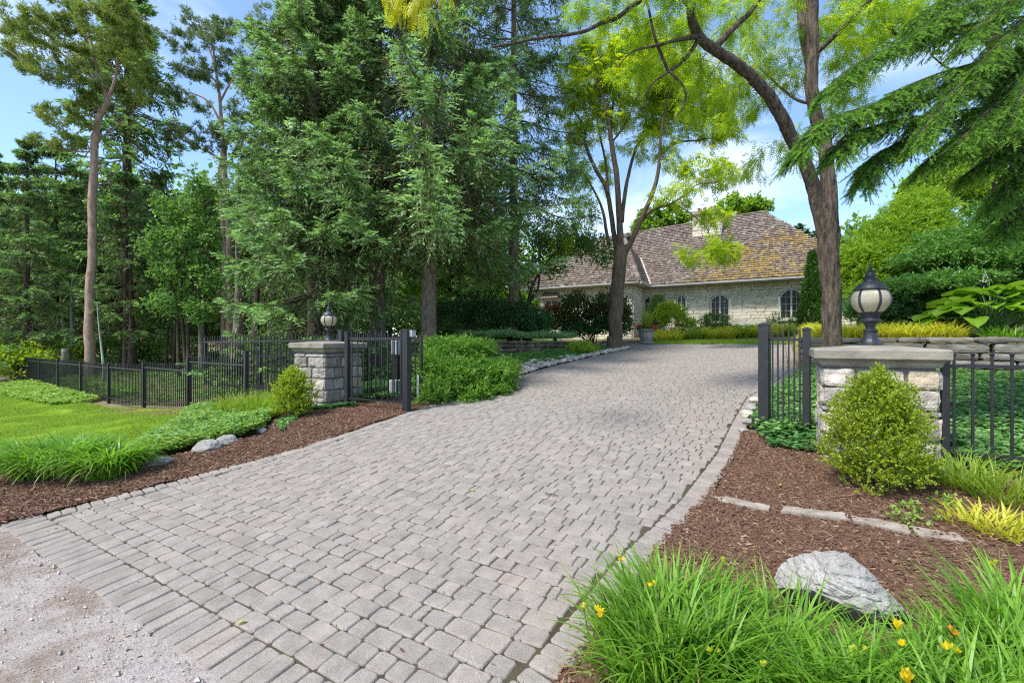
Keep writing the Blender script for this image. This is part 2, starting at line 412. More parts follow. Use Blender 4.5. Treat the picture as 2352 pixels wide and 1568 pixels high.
M['grey_box'] = pmat('light grey painted box', [(.3, (.33, .34, .355)), (.7, (.43, .44, .455))], 5, rough=.5)
M['galv'] = pmat('galvanised steel', [(.3, (.42, .43, .45)), (.7, (.55, .56, .58))], 9, rough=.4, metallic=.6)
M['stone'] = pmat('pillar stone', [(.28, (.15, .135, .12)), (.5, (.33, .30, .265)), (.74, (.50, .475, .44))], 5.5, 8, island=.22, bump=1.0, bscale=14, bdist=.035, fine=.16, fscale=70,
                  isl_stops=[(0, (.27, .24, .20)), (.3, (.40, .35, .285)), (.55, (.33, .305, .28)), (.75, (.43, .385, .325)), (.9, (.47, .36, .215)), (1, (.52, .475, .42))])
M['mortar'] = pmat('mortar', [(.3, (.12, .11, .10)), (.7, (.2, .185, .165))], 20, bump=.4)
M['cap'] = pmat('weathered limestone cap', [(.25, (.11, .10, .08)), (.5, (.26, .235, .19)), (.75, (.38, .345, .28))], 3.2, 9, vec=(1, 1, 2.2), bump=.5, bscale=30, bdist=.01, fine=.12)
M['ledge'] = pmat('dry stacked wall stone', [(.25, (.07, .062, .05)), (.5, (.19, .17, .14)), (.75, (.33, .30, .255))], 3.5, 9, island=.25, bump=.8, bscale=14, fine=.1, vec=(1, 1, 2.5))
M['ledge_brown'] = pmat('brown wall stone', [(.25, (.045, .035, .025)), (.5, (.12, .095, .065)), (.75, (.21, .175, .12))], 3.5, 9, island=.25, bump=.8, bscale=14)
M['house_stone'] = pmat('house limestone', [(.25, (.50, .45, .35)), (.5, (.64, .585, .47)), (.75, (.72, .675, .56))], 1.6, 8, island=.09, bump=.7, bscale=7, bdist=.025)
M['house_mortar'] = pmat('house mortar', [(.3, (.42, .38, .30)), (.7, (.50, .46, .37))], 9)
M['white_trim'] = pmat('cream trim paint', [(.3, (.50, .48, .43)), (.7, (.60, .58, .52))], 3, rough=.5)
M['gutter'] = pmat('pale gutter', [(.3, (.36, .355, .33)), (.7, (.46, .45, .42))], 2, rough=.45)
M['flash'] = pmat('valley flashing', [(.3, (.45, .41, .33)), (.7, (.55, .5, .42))], 3, rough=.5)
M['pot'] = pmat('terracotta', [(.3, (.30, .08, .05)), (.7, (.42, .13, .08))], 4)
M['urn'] = pmat('grey stone urn', [(.3, (.24, .23, .21)), (.7, (.40, .385, .35))], 5, 8, bump=.4)
M['boulder'] = pmat('grey limestone boulder', [(.2, (.14, .128, .112)), (.42, (.30, .282, .258)), (.58, (.40, .38, .35)), (.78, (.55, .525, .49))], 5.0, 12, bump=.9, bscale=24, bdist=.03, fine=.16, fscale=50, vec=(1, 1.3, 1.8), nrough=.72)
M['white_rock'] = pmat('pale limestone', [(.25, (.38, .34, .27)), (.7, (.60, .56, .48))], 6, 8, bump=.6, bscale=25, fine=.12)
M['pebble'] = pmat('river stones', [(.3, (.36, .30, .235)), (.7, (.60, .53, .45))], 8, island=.35, bump=.3)
M['slab'] = pmat('flush edging stone', [(.25, (.17, .135, .10)), (.5, (.27, .225, .18)), (.75, (.40, .355, .30))], 9, 9, bump=.6, bscale=40, fine=.25)
M['chip'] = pmat('bark chips', [(.3, (.07, .032, .018)), (.7, (.14, .068, .04))], 3, isl_stops=[(0, (.075, .039, .025)), (.4, (.165, .088, .054)), (.75, (.27, .153, .094)), (.93, (.40, .27, .175)), (1, (.52, .40, .28))])
M['mulch'] = pmat('brown mulch', [(.3, (.075, .042, .027)), (.5, (.155, .088, .056)), (.7, (.25, .15, .10))], 46, 10, bump=1.0, bscale=70, bdist=.03, fine=.25, fscale=80)
# pavers: per-stone tint, a little aggregate speckle
def paver_mat():
    m, nt, b = _new('tumbled concrete pavers')
    r = _rand(nt)
    c = _ramp(nt, r, [(0, (.232, .207, .180)), (.35, (.252, .226, .198)), (.62, (.264, .236, .208)), (.86, (.270, .237, .207)), (.97, (.282, .238, .206)), (1, (.292, .265, .23))])
    big = _noise(nt, .55, 4)
    c = _mix(nt, _ramp(nt, big, [(.5, (0, 0, 0)), (.72, (.5, .5, .5))]), c, (.29, .232, .20))
    g = _noise(nt, 170, 2); g2 = _noise(nt, 9, 5)
    c = _hsv(nt, c, v=_math(nt, 'ADD', _math(nt, 'ADD', _math(nt, 'MULTIPLY', _math(nt, 'SUBTRACT', g, .5), 1.5), _math(nt, 'MULTIPLY', _math(nt, 'SUBTRACT', g2, .5), .9)), 1.03))
    nt.links.new(c, b.inputs['Base Color']); b.inputs['Roughness'].default_value = .9; b.inputs['Specular IOR Level'].default_value = .2
    _bump(nt, b, _math(nt, 'ADD', g, _noise(nt, 40, 4)), .55, .006); return m
M['paver'] = paver_mat()
M['joint'] = pmat('joint sand with moss', [(.3, (.045, .034, .022)), (.55, (.085, .064, .040)), (.72, (.06, .068, .022))], 4, 8, bump=.6, bscale=80)
def street_mat():
    m, nt, b = _new('dusty gravel road')
    big = _noise(nt, 1.1, 6, rough=.62); mid = _noise(nt, 14, 6, rough=.7); fin = _noise(nt, 95, 3, rough=.7)
    c = _ramp(nt, big, [(.3, (.39, .36, .345)), (.48, (.37, .325, .295)), (.58, (.24, .185, .145)), (.68, (.34, .29, .26)), (.85, (.42, .395, .38))])
    c = _hsv(nt, c, v=_math(nt, 'ADD', _math(nt, 'ADD', _math(nt, 'MULTIPLY', _math(nt, 'SUBTRACT', fin, .5), 1.6), _math(nt, 'MULTIPLY', _math(nt, 'SUBTRACT', mid, .5), .9)), 1.0))
    nt.links.new(c, b.inputs['Base Color']); b.inputs['Roughness'].default_value = .95; b.inputs['Specular IOR Level'].default_value = .15
    _bump(nt, b, _math(nt, 'ADD', fin, mid), .9, .015); return m
M['street'] = street_mat()
def lawn_mat():
    m, nt, b = _new('lawn soil and thatch')
    f = _noise(nt, 1.2, 6); g = _noise(nt, 40, 4)
    c = _ramp(nt, f, [(.35, (.12, .22, .012)), (.58, (.19, .30, .018)), (.75, (.30, .30, .08))])
    c = _hsv(nt, c, v=_math(nt, 'ADD', _math(nt, 'MULTIPLY', g, .8), .6))
    nt.links.new(c, b.inputs['Base Color']); b.inputs['Roughness'].default_value = .95; b.inputs['Specular IOR Level'].default_value = .1
    _bump(nt, b, g, .8, .03); return m
M['lawn_soil'] = lawn_mat()
def shake_mat(name, stops, moss):
    m, nt, b = _new(name)
    c = _ramp(nt, _rand(nt), stops)
    g = _noise(nt, 3.0, 6, (3, 3, 1.0))
    c = _hsv(nt, c, v=_math(nt, 'ADD', _math(nt, 'MULTIPLY', g, 1.0), .5))
    if moss:
        f = _noise(nt, .75, 5, rough=.65)
        mm = _ramp(nt, _math(nt, 'ADD', f, _math(nt, 'MULTIPLY', _math(nt, 'SUBTRACT', _rand(nt), .5), .22)), [(moss, (0, 0, 0)), (moss + .2, (.9, .9, .9))])
        c = _mix(nt, mm, c, _hsv(nt, _mix(nt, _rand(nt), (.22, .16, .065), (.36, .245, .065)), v=_math(nt, 'ADD', _math(nt, 'MULTIPLY', g, 1.2), .4)))
    nt.links.new(c, b.inputs['Base Color']); b.inputs['Roughness'].default_value = .95; b.inputs['Specular IOR Level'].default_value = .15
    _bump(nt, b, g, .5, .02); return m
sk = [(0, (.135, .102, .082)), (.4, (.19, .152, .126)), (.75, (.235, .195, .165)), (1, (.31, .27, .235))]
M['shake'] = shake_mat('weathered cedar shakes', sk, .78)
M['shake_moss'] = shake_mat('mossy cedar shakes', sk, .40)
M['roof_under'] = pmat('roof felt', [(.3, (.04, .033, .03)), (.7, (.07, .06, .055))], 4)
def glass_mat():
    m, nt, b = _new('dark window glass')
    b.inputs['Base Color'].default_value = (.02, .024, .028, 1); b.inputs['Roughness'].default_value = .12; b.inputs['Specular IOR Level'].default_value = .18
    c = _ramp(nt, _noise(nt, 1.4, 4), [(.4, (.012, .014, .016)), (.7, (.06, .07, .075))]); nt.links.new(c, b.inputs['Base Color'])
    return m
M['glass'] = glass_mat()
def globe_mat():
    m, nt, b = _new('ribbed frosted glass')
    c = _ramp(nt, _noise(nt, 6, 4), [(.3, (.60, .54, .36)), (.7, (.74, .70, .54))]); nt.links.new(c, b.inputs['Base Color'])
    b.inputs['Roughness'].default_value = .22; b.inputs['Specular IOR Level'].default_value = .6
    tc = _n(nt, 'ShaderNodeTexCoord'); gr = _n(nt, 'ShaderNodeTexGradient', gradient_type='RADIAL'); nt.links.new(tc.outputs['Object'], gr.inputs[0])
    w = _math(nt, 'SINE', _math(nt, 'MULTIPLY', gr.outputs['Fac'], 2 * math.pi * 90))
    _bump(nt, b, w, .35, .004)
    t = _n(nt, 'ShaderNodeBsdfTranslucent'); t.inputs['Color'].default_value = (.80, .72, .5, 1)
    mx = _n(nt, 'ShaderNodeMixShader'); mx.inputs[0].default_value = .45
    nt.links.new(b.outputs[0], mx.inputs[1]); nt.links.new(t.outputs[0], mx.inputs[2]); nt.links.new(mx.outputs[0], nt.nodes['Material Output'].inputs['Surface'])
    return m
M['globe'] = globe_mat()
# ------------------------------------------------------------------ plant builders
def spruce_geo(base, Ht, zb, R, nbr=240, lets=30, shoots=9, sl=.17, sw=.045, droop=.25, hang=.5, az=None, taper=.85, zmax=None, dry=.0, lean=(0, 0), shape=None, r0=.24, needle=None, whorl=.55, br=1.0, tipup=1.0):
    """trunk mesh, crown mesh; whorled branches that droop and turn up at the tips, hanging branchlets with needle shoots"""
    base = np.asarray(base, float)
    tr, cr = MB(), MB()
    K = 26
    u = np.linspace(0, 1, K)
    path = base + np.stack([lean[0] * u * Ht, lean[1] * u * Ht, u * Ht - .25], -1)
    tr.tube(path, r0 * (1 - u) ** .8 + .015 + .09 * np.exp(-u * Ht / .5), 16, wob=.10, wsc=5)
    f = np.sort(rng.uniform(0, 1, nbr) ** 1.15)
    if whorl: f = ((np.round(f * (Ht - zb) / whorl) * whorl + rng.normal(0, whorl * .14, nbr)) / (Ht - zb)).clip(0, .995)
    if zmax: f = f[zb + f * (Ht - zb) < zmax]
    n = len(f)
    a = (np.arange(n) * 2.399963 + rng.normal(0, .3, n)) if az is None else rng.uniform(az[0], az[1], n)
    zz = zb + f * (Ht - zb)
    prof = (1 - f) ** taper if shape is None else shape(f)
    L = (R * prof * rng.uniform(.6, 1.15, n) + .25)
    out = np.stack([np.cos(a), np.sin(a), np.zeros(n)], -1)
    b0 = base + np.stack([lean[0] * zz, lean[1] * zz, zz], -1)
    dr = droop * (1.25 - f) + rng.normal(0, .06, n)
    def bp(i, v):      # point on branch i at v
        return b0[i] + out[i] * (L[i] * v)[:, None] + UP * (L[i] * (-dr[i] * v - dr[i] * .55 * v * v + tipup * (dr[i] * .95 + .05) * v ** 3.2))[:, None]
    vv = np.linspace(0, 1, 7)
    for i in range(n):
        ii = np.full(7, i)
        tr.tube(bp(ii, vv), br * np.linspace(.016 + L[i] * .008, .004, 7), 4, mat=1, cap=False)
    # branchlets
    m = n * lets
    i = np.repeat(np.arange(n), lets)
    v = rng.uniform(.12, 1.0, m) ** .75
    p0 = bp(i, v); p1 = bp(i, np.minimum(v + .05, 1.05)); fw = unit(p1 - p0)
    sd = np.cross(fw, UP); sd = unit(sd) * rng.choice([-1, 1], m)[:, None]
    hg = rng.uniform(0, 1, m) < hang * (1 - v * .6)
    dn = np.where(hg, rng.uniform(.8, 2.2, m), rng.uniform(-.05, .35, m))
    bl = (L[i] * .30 * (1.08 - v) ** .6 * rng.uniform(.5, 1.1, m) + .16)
    bl = np.where(hg, np.minimum(bl, .75), bl)
    bd = unit(sd * rng.uniform(.5, 1.0, m)[:, None] + fw * rng.uniform(.5, 1.0, m)[:, None] - UP * dn[:, None])
    sag = np.where(hg, .5, .22)
    # shoots
    q = m * shoots
    j = np.repeat(np.arange(m), shoots)
    w = np.tile((np.arange(shoots) + .5) / shoots, m) + rng.normal(0, .03, q)
    P = p0[j] + bd[j] * (bl[j] * w)[:, None] - UP * (sag[j] * bl[j] * w * w)[:, None]
    sgn = np.tile(np.where(np.arange(shoots) % 2 == 0, 1, -1), m)
    td = unit(bd[j] - UP * (sag[j] * 1.6 * w)[:, None])
    lat = unit(np.cross(td, UP + .001)) * sgn[:, None]
    D = unit(td * .8 + lat * rng.uniform(.3, .95, q)[:, None] + rng.normal(0, .22, (q, 3)) + UP * (.12 - .2 * hg[j])[:, None])
    ln = sl * rng.uniform(.6, 1.25, q) * (1.1 - .4 * w)
    S = perp(D)
    if dry > 0:
        k = (v[j] < .42) & (rng.uniform(0, 1, q) < dry)
        kites(cr, P[k], D[k], S[k], ln[k] * 1.2, sw * .5, .4, 1)
        P, D, S, ln = P[~k], D[~k], S[~k], ln[~k]
    tipm = ((v[j] > .62) & (w > .3) & (rng.uniform(0, 1, q) < .85)) | ((w > .78) & (v[j] > .35) & (rng.uniform(0, 1, q) < .55))
    tipm &= ~(hg[j] & (rng.uniform(0, 1, q) < .8))
    if dry > 0: tipm = tipm[~k]
    if needle:
        cr.quads(np.stack([P - S * .003, P + S * .003, P + D * ln[:, None] + S * .002, P + D * ln[:, None] - S * .002], 1), 1)
        for kk, mm in ((tipm, 2), (~tipm, 0)): needles(cr, P[kk], D[kk], ln[kk], needle[0], needle[1], needle[2], mm)
    else:
        old = ((hg[j] & (rng.uniform(0, 1, q) < .55)) | ((v[j] < .5) & (rng.uniform(0, 1, q) < .35)))
        old = old[~k] if dry > 0 else old
        old &= ~tipm
        for kk, mm in ((tipm, 2), (old, 3), (~tipm & ~old, 0)): kites(cr, P[kk], D[kk], S[kk], ln[kk], sw * rng.uniform(.7, 1.3, kk.sum()), .4, mm)
    return tr, cr
class Skel:
    """limbs, then twigs that grow from the nearest limb to points inside the leafy parts of the crown"""
    def __init__(self): self.mb = MB(); self.p = []; self.r = []
    def limb(self, pts, r0, r1, n=12, sub=5, wob=.08, wsc=4.0, node=True, skip=0):
        P = np.asarray(pts, float); K = len(P)
        # Catmull-Rom smoothing
        Q = np.vstack([2 * P[0] - P[1], P, 2 * P[-1] - P[-2]]); out = []
        for k in range(K - 1):
            a, b, c, d = Q[k], Q[k + 1], Q[k + 2], Q[k + 3]
            for t in np.arange(sub) / sub:
                out.append(.5 * (2 * b + (c - a) * t + (2 * a - 5 * b + 4 * c - d) * t * t + (3 * b - a - 3 * c + d) * t ** 3))
        out.append(P[-1]); out = np.array(out)
        out = out + np.stack([fnoise(out + 3, 1.7, 2), fnoise(out + 9, 1.7, 2), fnoise(out + 5, 1.7, 2)], -1) * r0 * .22
        r = np.linspace(r0, r1, len(out)); r = np.asarray(r0 + (r1 - r0) * (np.linspace(0, 1, len(out)) ** .8))
        self.mb.tube(out, r, n, wob=wob, wsc=wsc)
        if node:
            for q, rr in list(zip(out, r))[skip:]: self.p.append(q); self.r.append(rr)
        return out
    def twigs(self, blobs, rt=.006, leaf_m=14, spread=.12, tail=.3, nseg=6, sag=.12, rmax=.03, curl=.12):
        sites, dirs = [], []
        tg = []
        for c, r, n in blobs:
            q, _ = ell_points(n, c, r, .25, -1, .15, rng.uniform(0, 99)); tg.append(q)
        tg = np.vstack(tg)
        P = np.array(self.p); R = np.array(self.r)
        d = np.min(np.linalg.norm(tg[:, None] - P[None], axis=2), axis=1); tg = tg[np.argsort(d)]
        for t in tg:
            dd = np.linalg.norm(P - t, axis=1) - np.minimum(R * 0.5, .03)
            k = int(np.argmin(dd)); a = P[k]; ln = np.linalg.norm(t - a)
            if ln < .05: continue
            u = np.linspace(0, 1, nseg + 1)[:, None]
            off = rng.normal(0, curl, 3) * ln
            path = a + (t - a) * u + off * (4 * u * (1 - u)) * .5 + UP * (sag * ln * (u - u * u) * 2) - UP * (sag * ln * .35 * u * u)
            path[1:-1] += rng.normal(0, .035, (nseg - 1, 3)) * ln
            ra = min(R[k] * .6, rt + .007 * ln, rmax)
            self.mb.tube(path, np.linspace(ra, rt * .35, nseg + 1), 3 if ra < .008 else 5, cap=False)
            P = np.vstack([P, path[2:]]); R = np.concatenate([R, np.linspace(ra, rt * .35, nseg + 1)[2:]])
            m = leaf_m
            w = rng.uniform(tail, 1.0, m); i = np.minimum((w * nseg).astype(int), nseg - 1); fr = w * nseg - i
            s = path[i] + (path[i + 1] - path[i]) * fr[:, None]
            dv = unit(path[i + 1] - path[i] + 1e-6)
            sites.append(s + rng.normal(0, spread * .3, (m, 3))); dirs.append(dv)
        return np.vstack(sites), np.vstack(dirs)
def pine_tufts(mb, S, D, L=.22, W=.03, K=9, mat=0):
    dv = unit(D * .4 + UP * .7 + rng.normal(0, .5, D.shape))
    for k in range(K):
        q = unit(dv * .8 + perp(dv) * .75)
        kites(mb, S, q, perp(q), L * rng.uniform(.7, 1.2, len(S)), W, .45, mat)
def leaves_on(mb, S, D, L, W, per=3, jit=.1, mat=0, droop=.35, flat=.6):
    for k in range(per):
        P = S + rng.normal(0, jit, S.shape)
        q = unit(D * .5 + rng.normal(0, .6, D.shape) - UP * droop)
        nrm = unit(UP * flat + rng.normal(0, .5, D.shape)); sd = unit(np.cross(q, nrm))
        kites(mb, P, q, sd, L * rng.uniform(.6, 1.2, len(P)), W * rng.uniform(.75, 1.15, len(P)), .42, mat)
def shrub_geo(mb, c, r, n, L, W, clumps=60, spread=.13, shell=.5, zmin=-.4, noise=.2, up=.35, out=.7, mat=0, flat=.5, seed=0, droop=0.):
    P, d, i = clumped(n, c, r, clumps, spread, shell, zmin, noise, seed)
    D = unit(d * out + UP * up + rng.normal(0, .45, P.shape) - UP * droop)
    nrm = unit(UP * flat + d * .5 + rng.normal(0, .35, P.shape)); S = unit(np.cross(D, nrm))
    kites(mb, P, D, S, L * rng.uniform(.6, 1.25, n), W * rng.uniform(.75, 1.2, n), .45, mat)
def spray_shrub(mb, c, r, nspray, ln, K, L, W, shell=.6, zmin=-.3, noise=.2, up=.25, out=1.0, mat=0, seed=0, fan=.8, wob=.3, flat=False, centre_pull=0.0):
    """feathery sprays (juniper, yew, arborvitae, boxwood sprigs)"""
    P, d = ell_points(nspray, c, r, shell, zmin, noise, seed)
    D = unit(d * out + UP * up + rng.normal(0, wob, P.shape))
    l = ln * rng.uniform(.6, 1.3, nspray)
    P = P - D * (l * .7)[:, None]
    s = unit(np.cross(D, UP + rng.normal(0, .3, P.shape)))
    for k in range(K):
        f = (k + .5) / K
        b = P + D * (l * f)[:, None] - UP * (0.18 * l * f * f)[:, None]
        sg = 1 if k % 2 else -1
        q = unit(D * .75 + s * sg * fan + rng.normal(0, .18, P.shape)) if flat else unit(D * .7 + perp(D) * fan)
        kites(mb, b, q, perp(q), L * (1.15 - .5 * f) * rng.uniform(.7, 1.2, nspray), W, .45, mat)
def stems_geo(mb, base, tops, r0=.02, r1=.006, n=5):
    for t in tops:
        t = np.asarray(t); b = np.asarray(base) + np.append(rng.normal(0, .03, 2), -.03)
        u = np.linspace(0, 1, 6)[:, None]
        mb.tube(b + (t - b) * u + rng.normal(0, .03, (6, 3)) * (u * (1 - u) * 4), np.linspace(r0, r1, 6), n, cap=False)
def big_leaf(mb, p, az, L, W, el, droop, cup=.12, mat=0, nu=7, nv=6):
    h = np.array([math.cos(az), math.sin(az), 0]); sd = np.array([-math.sin(az), math.cos(az), 0])
    V = []
    q = np.array(p, float)
    for i in range(nu + 1):
        f = i / nu
        w = W * max(.03, 1 - (2 * (f * .985 + .012) ** .80 - 1) ** 2) ** .62
        e = el - droop * f
        up = np.array([-h[0] * math.sin(e), -h[1] * math.sin(e), math.cos(e)])
        for j in range(nv + 1):
            g = j / nv * 2 - 1
            V.append(q + sd * g * w / 2 + up * (cup * W * abs(g) ** 1.5 + .012 * math.sin(g * 9)) + up * .02 * math.sin(f * 7 + g * 3) * L)
        q = q + (h * math.cos(e) + UP * math.sin(e)) * L / nu
    i, j = np.meshgrid(np.arange(nu), np.arange(nv), indexing='ij'); k = (i * (nv + 1) + j).ravel()
    mb.add(np.array(V), np.stack([k, k + nv + 1, k + nv + 2, k + 1], -1), mat)
def in_poly(s, t, poly):
    poly = np.asarray(poly, float); x, y = np.asarray(s), np.asarray(t); r = np.zeros(x.shape, bool)
    for (a, b), (c, d) in zip(poly, np.roll(poly, -1, axis=0)):
        k = ((b > y) != (d > y))
        with np.errstate(divide='ignore', invalid='ignore'):
            xi = (c - a) * (y - b) / (d - b + 1e-12) + a
        r ^= k & (x < xi)
    return r
def scatter_poly(poly, n):
    poly = np.asarray(poly, float); lo, hi = poly.min(0), poly.max(0); S, T = [], []
    c = 0
    while c < n:
        s = rng.uniform(lo[0], hi[0], n * 2); t = rng.uniform(lo[1], hi[1], n * 2); k = in_poly(s, t, poly)
        S.append(s[k]); T.append(t[k]); c += k.sum()
    return np.concatenate(S)[:n], np.concatenate(T)[:n]
def ST(s, t, dz=0.0):
    return DV * s[:, None] + RV * t[:, None] + UP * (H(s, t) + dz)[:, None]
def sheet(name, poly, dz, mat, k='structure', step=.12, edge=.05):
    """a ground sheet over a bed outlined in drive coordinates"""
    poly = np.asarray(poly, float); lo, hi = poly.min(0), poly.max(0)
    a = np.arange(lo[0], hi[0] + step, step); b = np.arange(lo[1], hi[1] + step, step)
    A, B = np.meshgrid(a, b, indexing='ij'); ok = in_poly(A.ravel(), B.ravel(), poly).reshape(A.shape)
    cell = ok[:-1, :-1] & ok[1:, :-1] & ok[:-1, 1:] & ok[1:, 1:]
    s, t = A.ravel(), B.ravel()
    z = dz + edge * fnoise(np.stack([s, t, 0 * s], -1), 1.6, 3) * .4
    P = DV * s[:, None] + RV * t[:, None] + UP * (H(s, t) + z)[:, None]
    i, j = np.nonzero(cell); n = len(b); q = i * n + j
    mb = MB(); mb.add(P, np.stack([q, q + 1, q + n + 1, q + n], -1))
    return kind(mb.build(name, mat, smooth=True), k)
def ground_leaves(mb, poly, n, h, L, W, per=4, mat=0, up=1.4, dens=None):
    s, t = scatter_poly(poly, n)
    if dens is not None:
        k = dens(s, t); s, t = s[k], t[k]
    P0 = ST(s, t)
    hh = h * (.55 + .45 * rng.uniform(0, 1, len(s))) * (1 + .35 * fnoise(P0, 1.8, 2))
    for k in range(per):
        a = rng.uniform(0, 2 * np.pi, len(s))
        D = unit(np.stack([np.cos(a), np.sin(a), rng.uniform(-.15, .55, len(s))], -1))
        nrm = unit(UP * up + rng.normal(0, .35, P0.shape)); S = unit(np.cross(D, nrm))
        P = P0 + UP * (hh * rng.uniform(.55, 1.0, len(s)))[:, None]
        kites(mb, P, D, S, L * rng.uniform(.65, 1.2, len(s)), W, .55, mat, bend=.15)
def grass_clump(name, label, cat, base, r, n, ln, w, mats, e0=(1.15, 1.5), e1=(-.5, .5), group=None, seg=6, extra=False, part='leaf_blades'):
    b = np.asarray(base, float)
    th = thing(name, label, cat, b, group)
    mb = MB()
    a = rng.uniform(0, 2 * np.pi, n)
    rx, ry = (r if np.isscalar(r) else r[0]), (r if np.isscalar(r) else r[1])
    rad = np.sqrt(rng.uniform(0, 1, n))
    ox = rx * rad * np.cos(a); oy = ry * rad * np.sin(a)
    P = np.stack([b[0] + ox, b[1] + oy, np.zeros(n)], -1)
    s, t = to_st(P[:, 0], P[:, 1]); P[:, 2] = H(s, t) - .02
    az = a + rng.normal(0, .9, n)
    l = ln * rng.uniform(.55, 1.15, n)
    E0 = rng.uniform(e0[0], e0[1], n); E1 = rng.uniform(e1[0], e1[1], n) + .35 * (1 - rad)
    W_ = w * rng.uniform(.6, 1.3, n); dq = rng.uniform(0, 1, n) < (.05 if seg > 6 else 0)
    for kk, mm in ((~dq, 0), (dq, 1)):
        if kk.sum(): blades(mb, P[kk], az[kk], l[kk] * (.8 if mm else 1), E0[kk] - .25 * mm, E1[kk] - .6 * mm, W_[kk], seg, mm)
    if extra: shrub_geo(mb, b + UP * ln * .28, (rx * .85, ry * .85, ln * .36), 420, .20, .035, 50, .12, .7, -.1, .1, .2, .9, flat=.9, droop=.4)
    mb.build(part, [mats[0], M['lawn_dry']], th)
    return th
def flower(parent, base, top, mat, size=.07, petals=6, name='flower'):
    mb = MB(); base = np.asarray(base, float); top = np.asarray(top, float)
    u = np.linspace(0, 1, 5)[:, None]
    mb.tube(base + (top - base) * u + np.array([0, 0, 1]) * .02 * (u * (1 - u)), np.full(5, .0035), 4, mat=1)
    for hd in range(3):
        c = top + rng.normal(0, size * .3, 3) * np.array([1, 1, .6]); ax = unit(np.array([rng.normal(0, .6), rng.normal(0, .6), 1.0]))
        D = []
        for k in range(petals):
            a = k / petals * 2 * math.pi
            e = unit(np.cross(ax, np.array([1, 0.2, 0]))); g = np.cross(ax, e)
            D.append(unit(ax * 1.3 + (e * math.cos(a) + g * math.sin(a)) * (.5 if hd else .9)))
        D = np.array(D); kites(mb, np.repeat(c[None], petals, 0), D, unit(np.cross(D, ax)), size, size * .4, .6, 0)
    return mb.build(name, [mat, M['daylily']], parent)

def boughs(paths, lets, shoots, sl, let_len, K, nl, w, down=.7, wood=.014):
    """explicit drooping boughs with short needled shoots: returns wood mesh, needle mesh"""
    wd, nd = MB(), MB()
    for P in paths:
        P = np.asarray(P, float); t = np.linspace(0, 1, len(P)); u = np.linspace(0, 1, 24)
        Q = np.stack([np.interp(u, t, P[:, k]) for k in range(3)], -1)
        for _ in range(3): Q[1:-1] = (Q[:-2] + 2 * Q[1:-1] + Q[2:]) / 4
        wd.tube(Q, np.linspace(wood, .003, 24), 5, cap=False)
        fw = unit(np.gradient(Q, axis=0)); L = np.linalg.norm(np.diff(Q, axis=0), axis=1).sum()
        m = int(lets * L); v = rng.uniform(0, 1, m) ** .85; i = np.minimum((v * 23).astype(int), 22); fr = (v * 23 - i)[:, None]
        p0 = Q[i] * (1 - fr) + Q[i + 1] * fr; f = fw[i]
        sd = unit(np.cross(f, UP)) * rng.choice([-1, 1], m)[:, None]
        bd = unit(sd * rng.uniform(.25, 1.0, m)[:, None] + f * rng.uniform(.5, 1.1, m)[:, None] - UP * rng.uniform(.1, 1.3, m)[:, None] * down)
        bl = let_len * rng.uniform(.45, 1.15, m) * (1.15 - .75 * v)
        for k in range(m):
            if k % 2 == 0: wd.tube(np.stack([p0[k] + bd[k] * bl[k] * x - UP * .25 * bl[k] * x * x for x in (0, .35, .7, 1)]), [.005, .004, .003, .0015], 3, cap=False)
        q = m * shoots; j = np.repeat(np.arange(m), shoots); x = np.tile((np.arange(shoots) + .6) / shoots, m)
        S = p0[j] + bd[j] * (bl[j] * x)[:, None] - UP * (.25 * bl[j] * x * x)[:, None]
        td = unit(bd[j] - UP * (.5 * x)[:, None]); sg = np.tile(np.where(np.arange(shoots) % 2, 1, -1), m)
        lat = unit(np.cross(td, UP + .001)) * sg[:, None]
        last = np.tile(np.arange(shoots) == shoots - 1, m)
        D = unit(td + lat * (rng.uniform(.35, .8, q) * np.where(last, .1, 1))[:, None] + rng.normal(0, .16, (q, 3)) - UP * .12)
        ln = sl * rng.uniform(.6, 1.2, q)
        nd.quads(np.stack([S - lat * .002, S + lat * .002, S + D * ln[:, None] + lat * .001, S + D * ln[:, None] - lat * .001], 1), 1)
        tip = (rng.uniform(0, 1, q) < .35 + .4 * v[j]) & (x > .3)
        for kk, mm in ((tip, 2), (~tip, 0)): needles(nd, S[kk], D[kk], ln[kk], K, nl, w, mm, .55)
    return wd, nd
# ------------------------------------------------------------------ ground, drive, street, beds
def axis(lo, hi, step, far):
    c = np.arange(lo, hi + step / 2, step)
    g = np.geomspace(step, far, 26).cumsum(); g = g[g < far * 1.6]
    return np.concatenate([lo - g[::-1], c, hi + g])
A_, B_ = axis(-5, 34, .2, 260), axis(-36, 18, .2, 260)
A, B = np.meshgrid(A_, B_, indexing='ij')
tR_pts = [(-.3, -1.1), (1.07, -.95), (1.8, -.8), (2.8, -.71), (3.9, -.52), (5.3, -.40), (7, -.36), (8.5, -.30), (10, .02), (11.4, .28), (12.5, .34), (19.3, .34)]
tL_pts = [(-.3, -5.8), (1.07, -5.5), (3.5, -5.12), (5.8, -5.28), (9.5, -5.45), (11.1, -5.52), (14, -5.3), (16.4, -4.95), (17.1, -4.9), (17.6, -5.3), (18.0, -6.6), (18.35, -9.5), (19.3, -12)]
def tR(s): return np.interp(s, [p[0] for p in tR_pts], [p[1] for p in tR_pts])
def tL(s): return np.interp(s, [p[0] for p in tL_pts], [p[1] for p in tL_pts])
S0, S1 = 1.07, 19.2
Z = H(A, B)
inside = (A > S0 - .1) & (A < S1 + .1) & (B < tR(A) + .05) & (B > tL(A) - .05)
Z = Z - .035 - np.where(inside, .05, 0) - np.where(A < S0, .03, 0)
far = np.maximum(np.maximum(-36 - B, B - 18), np.maximum(A - 34, -5 - A)).clip(0)
Z = Z + .6 * sst(0, 120, far) * 3
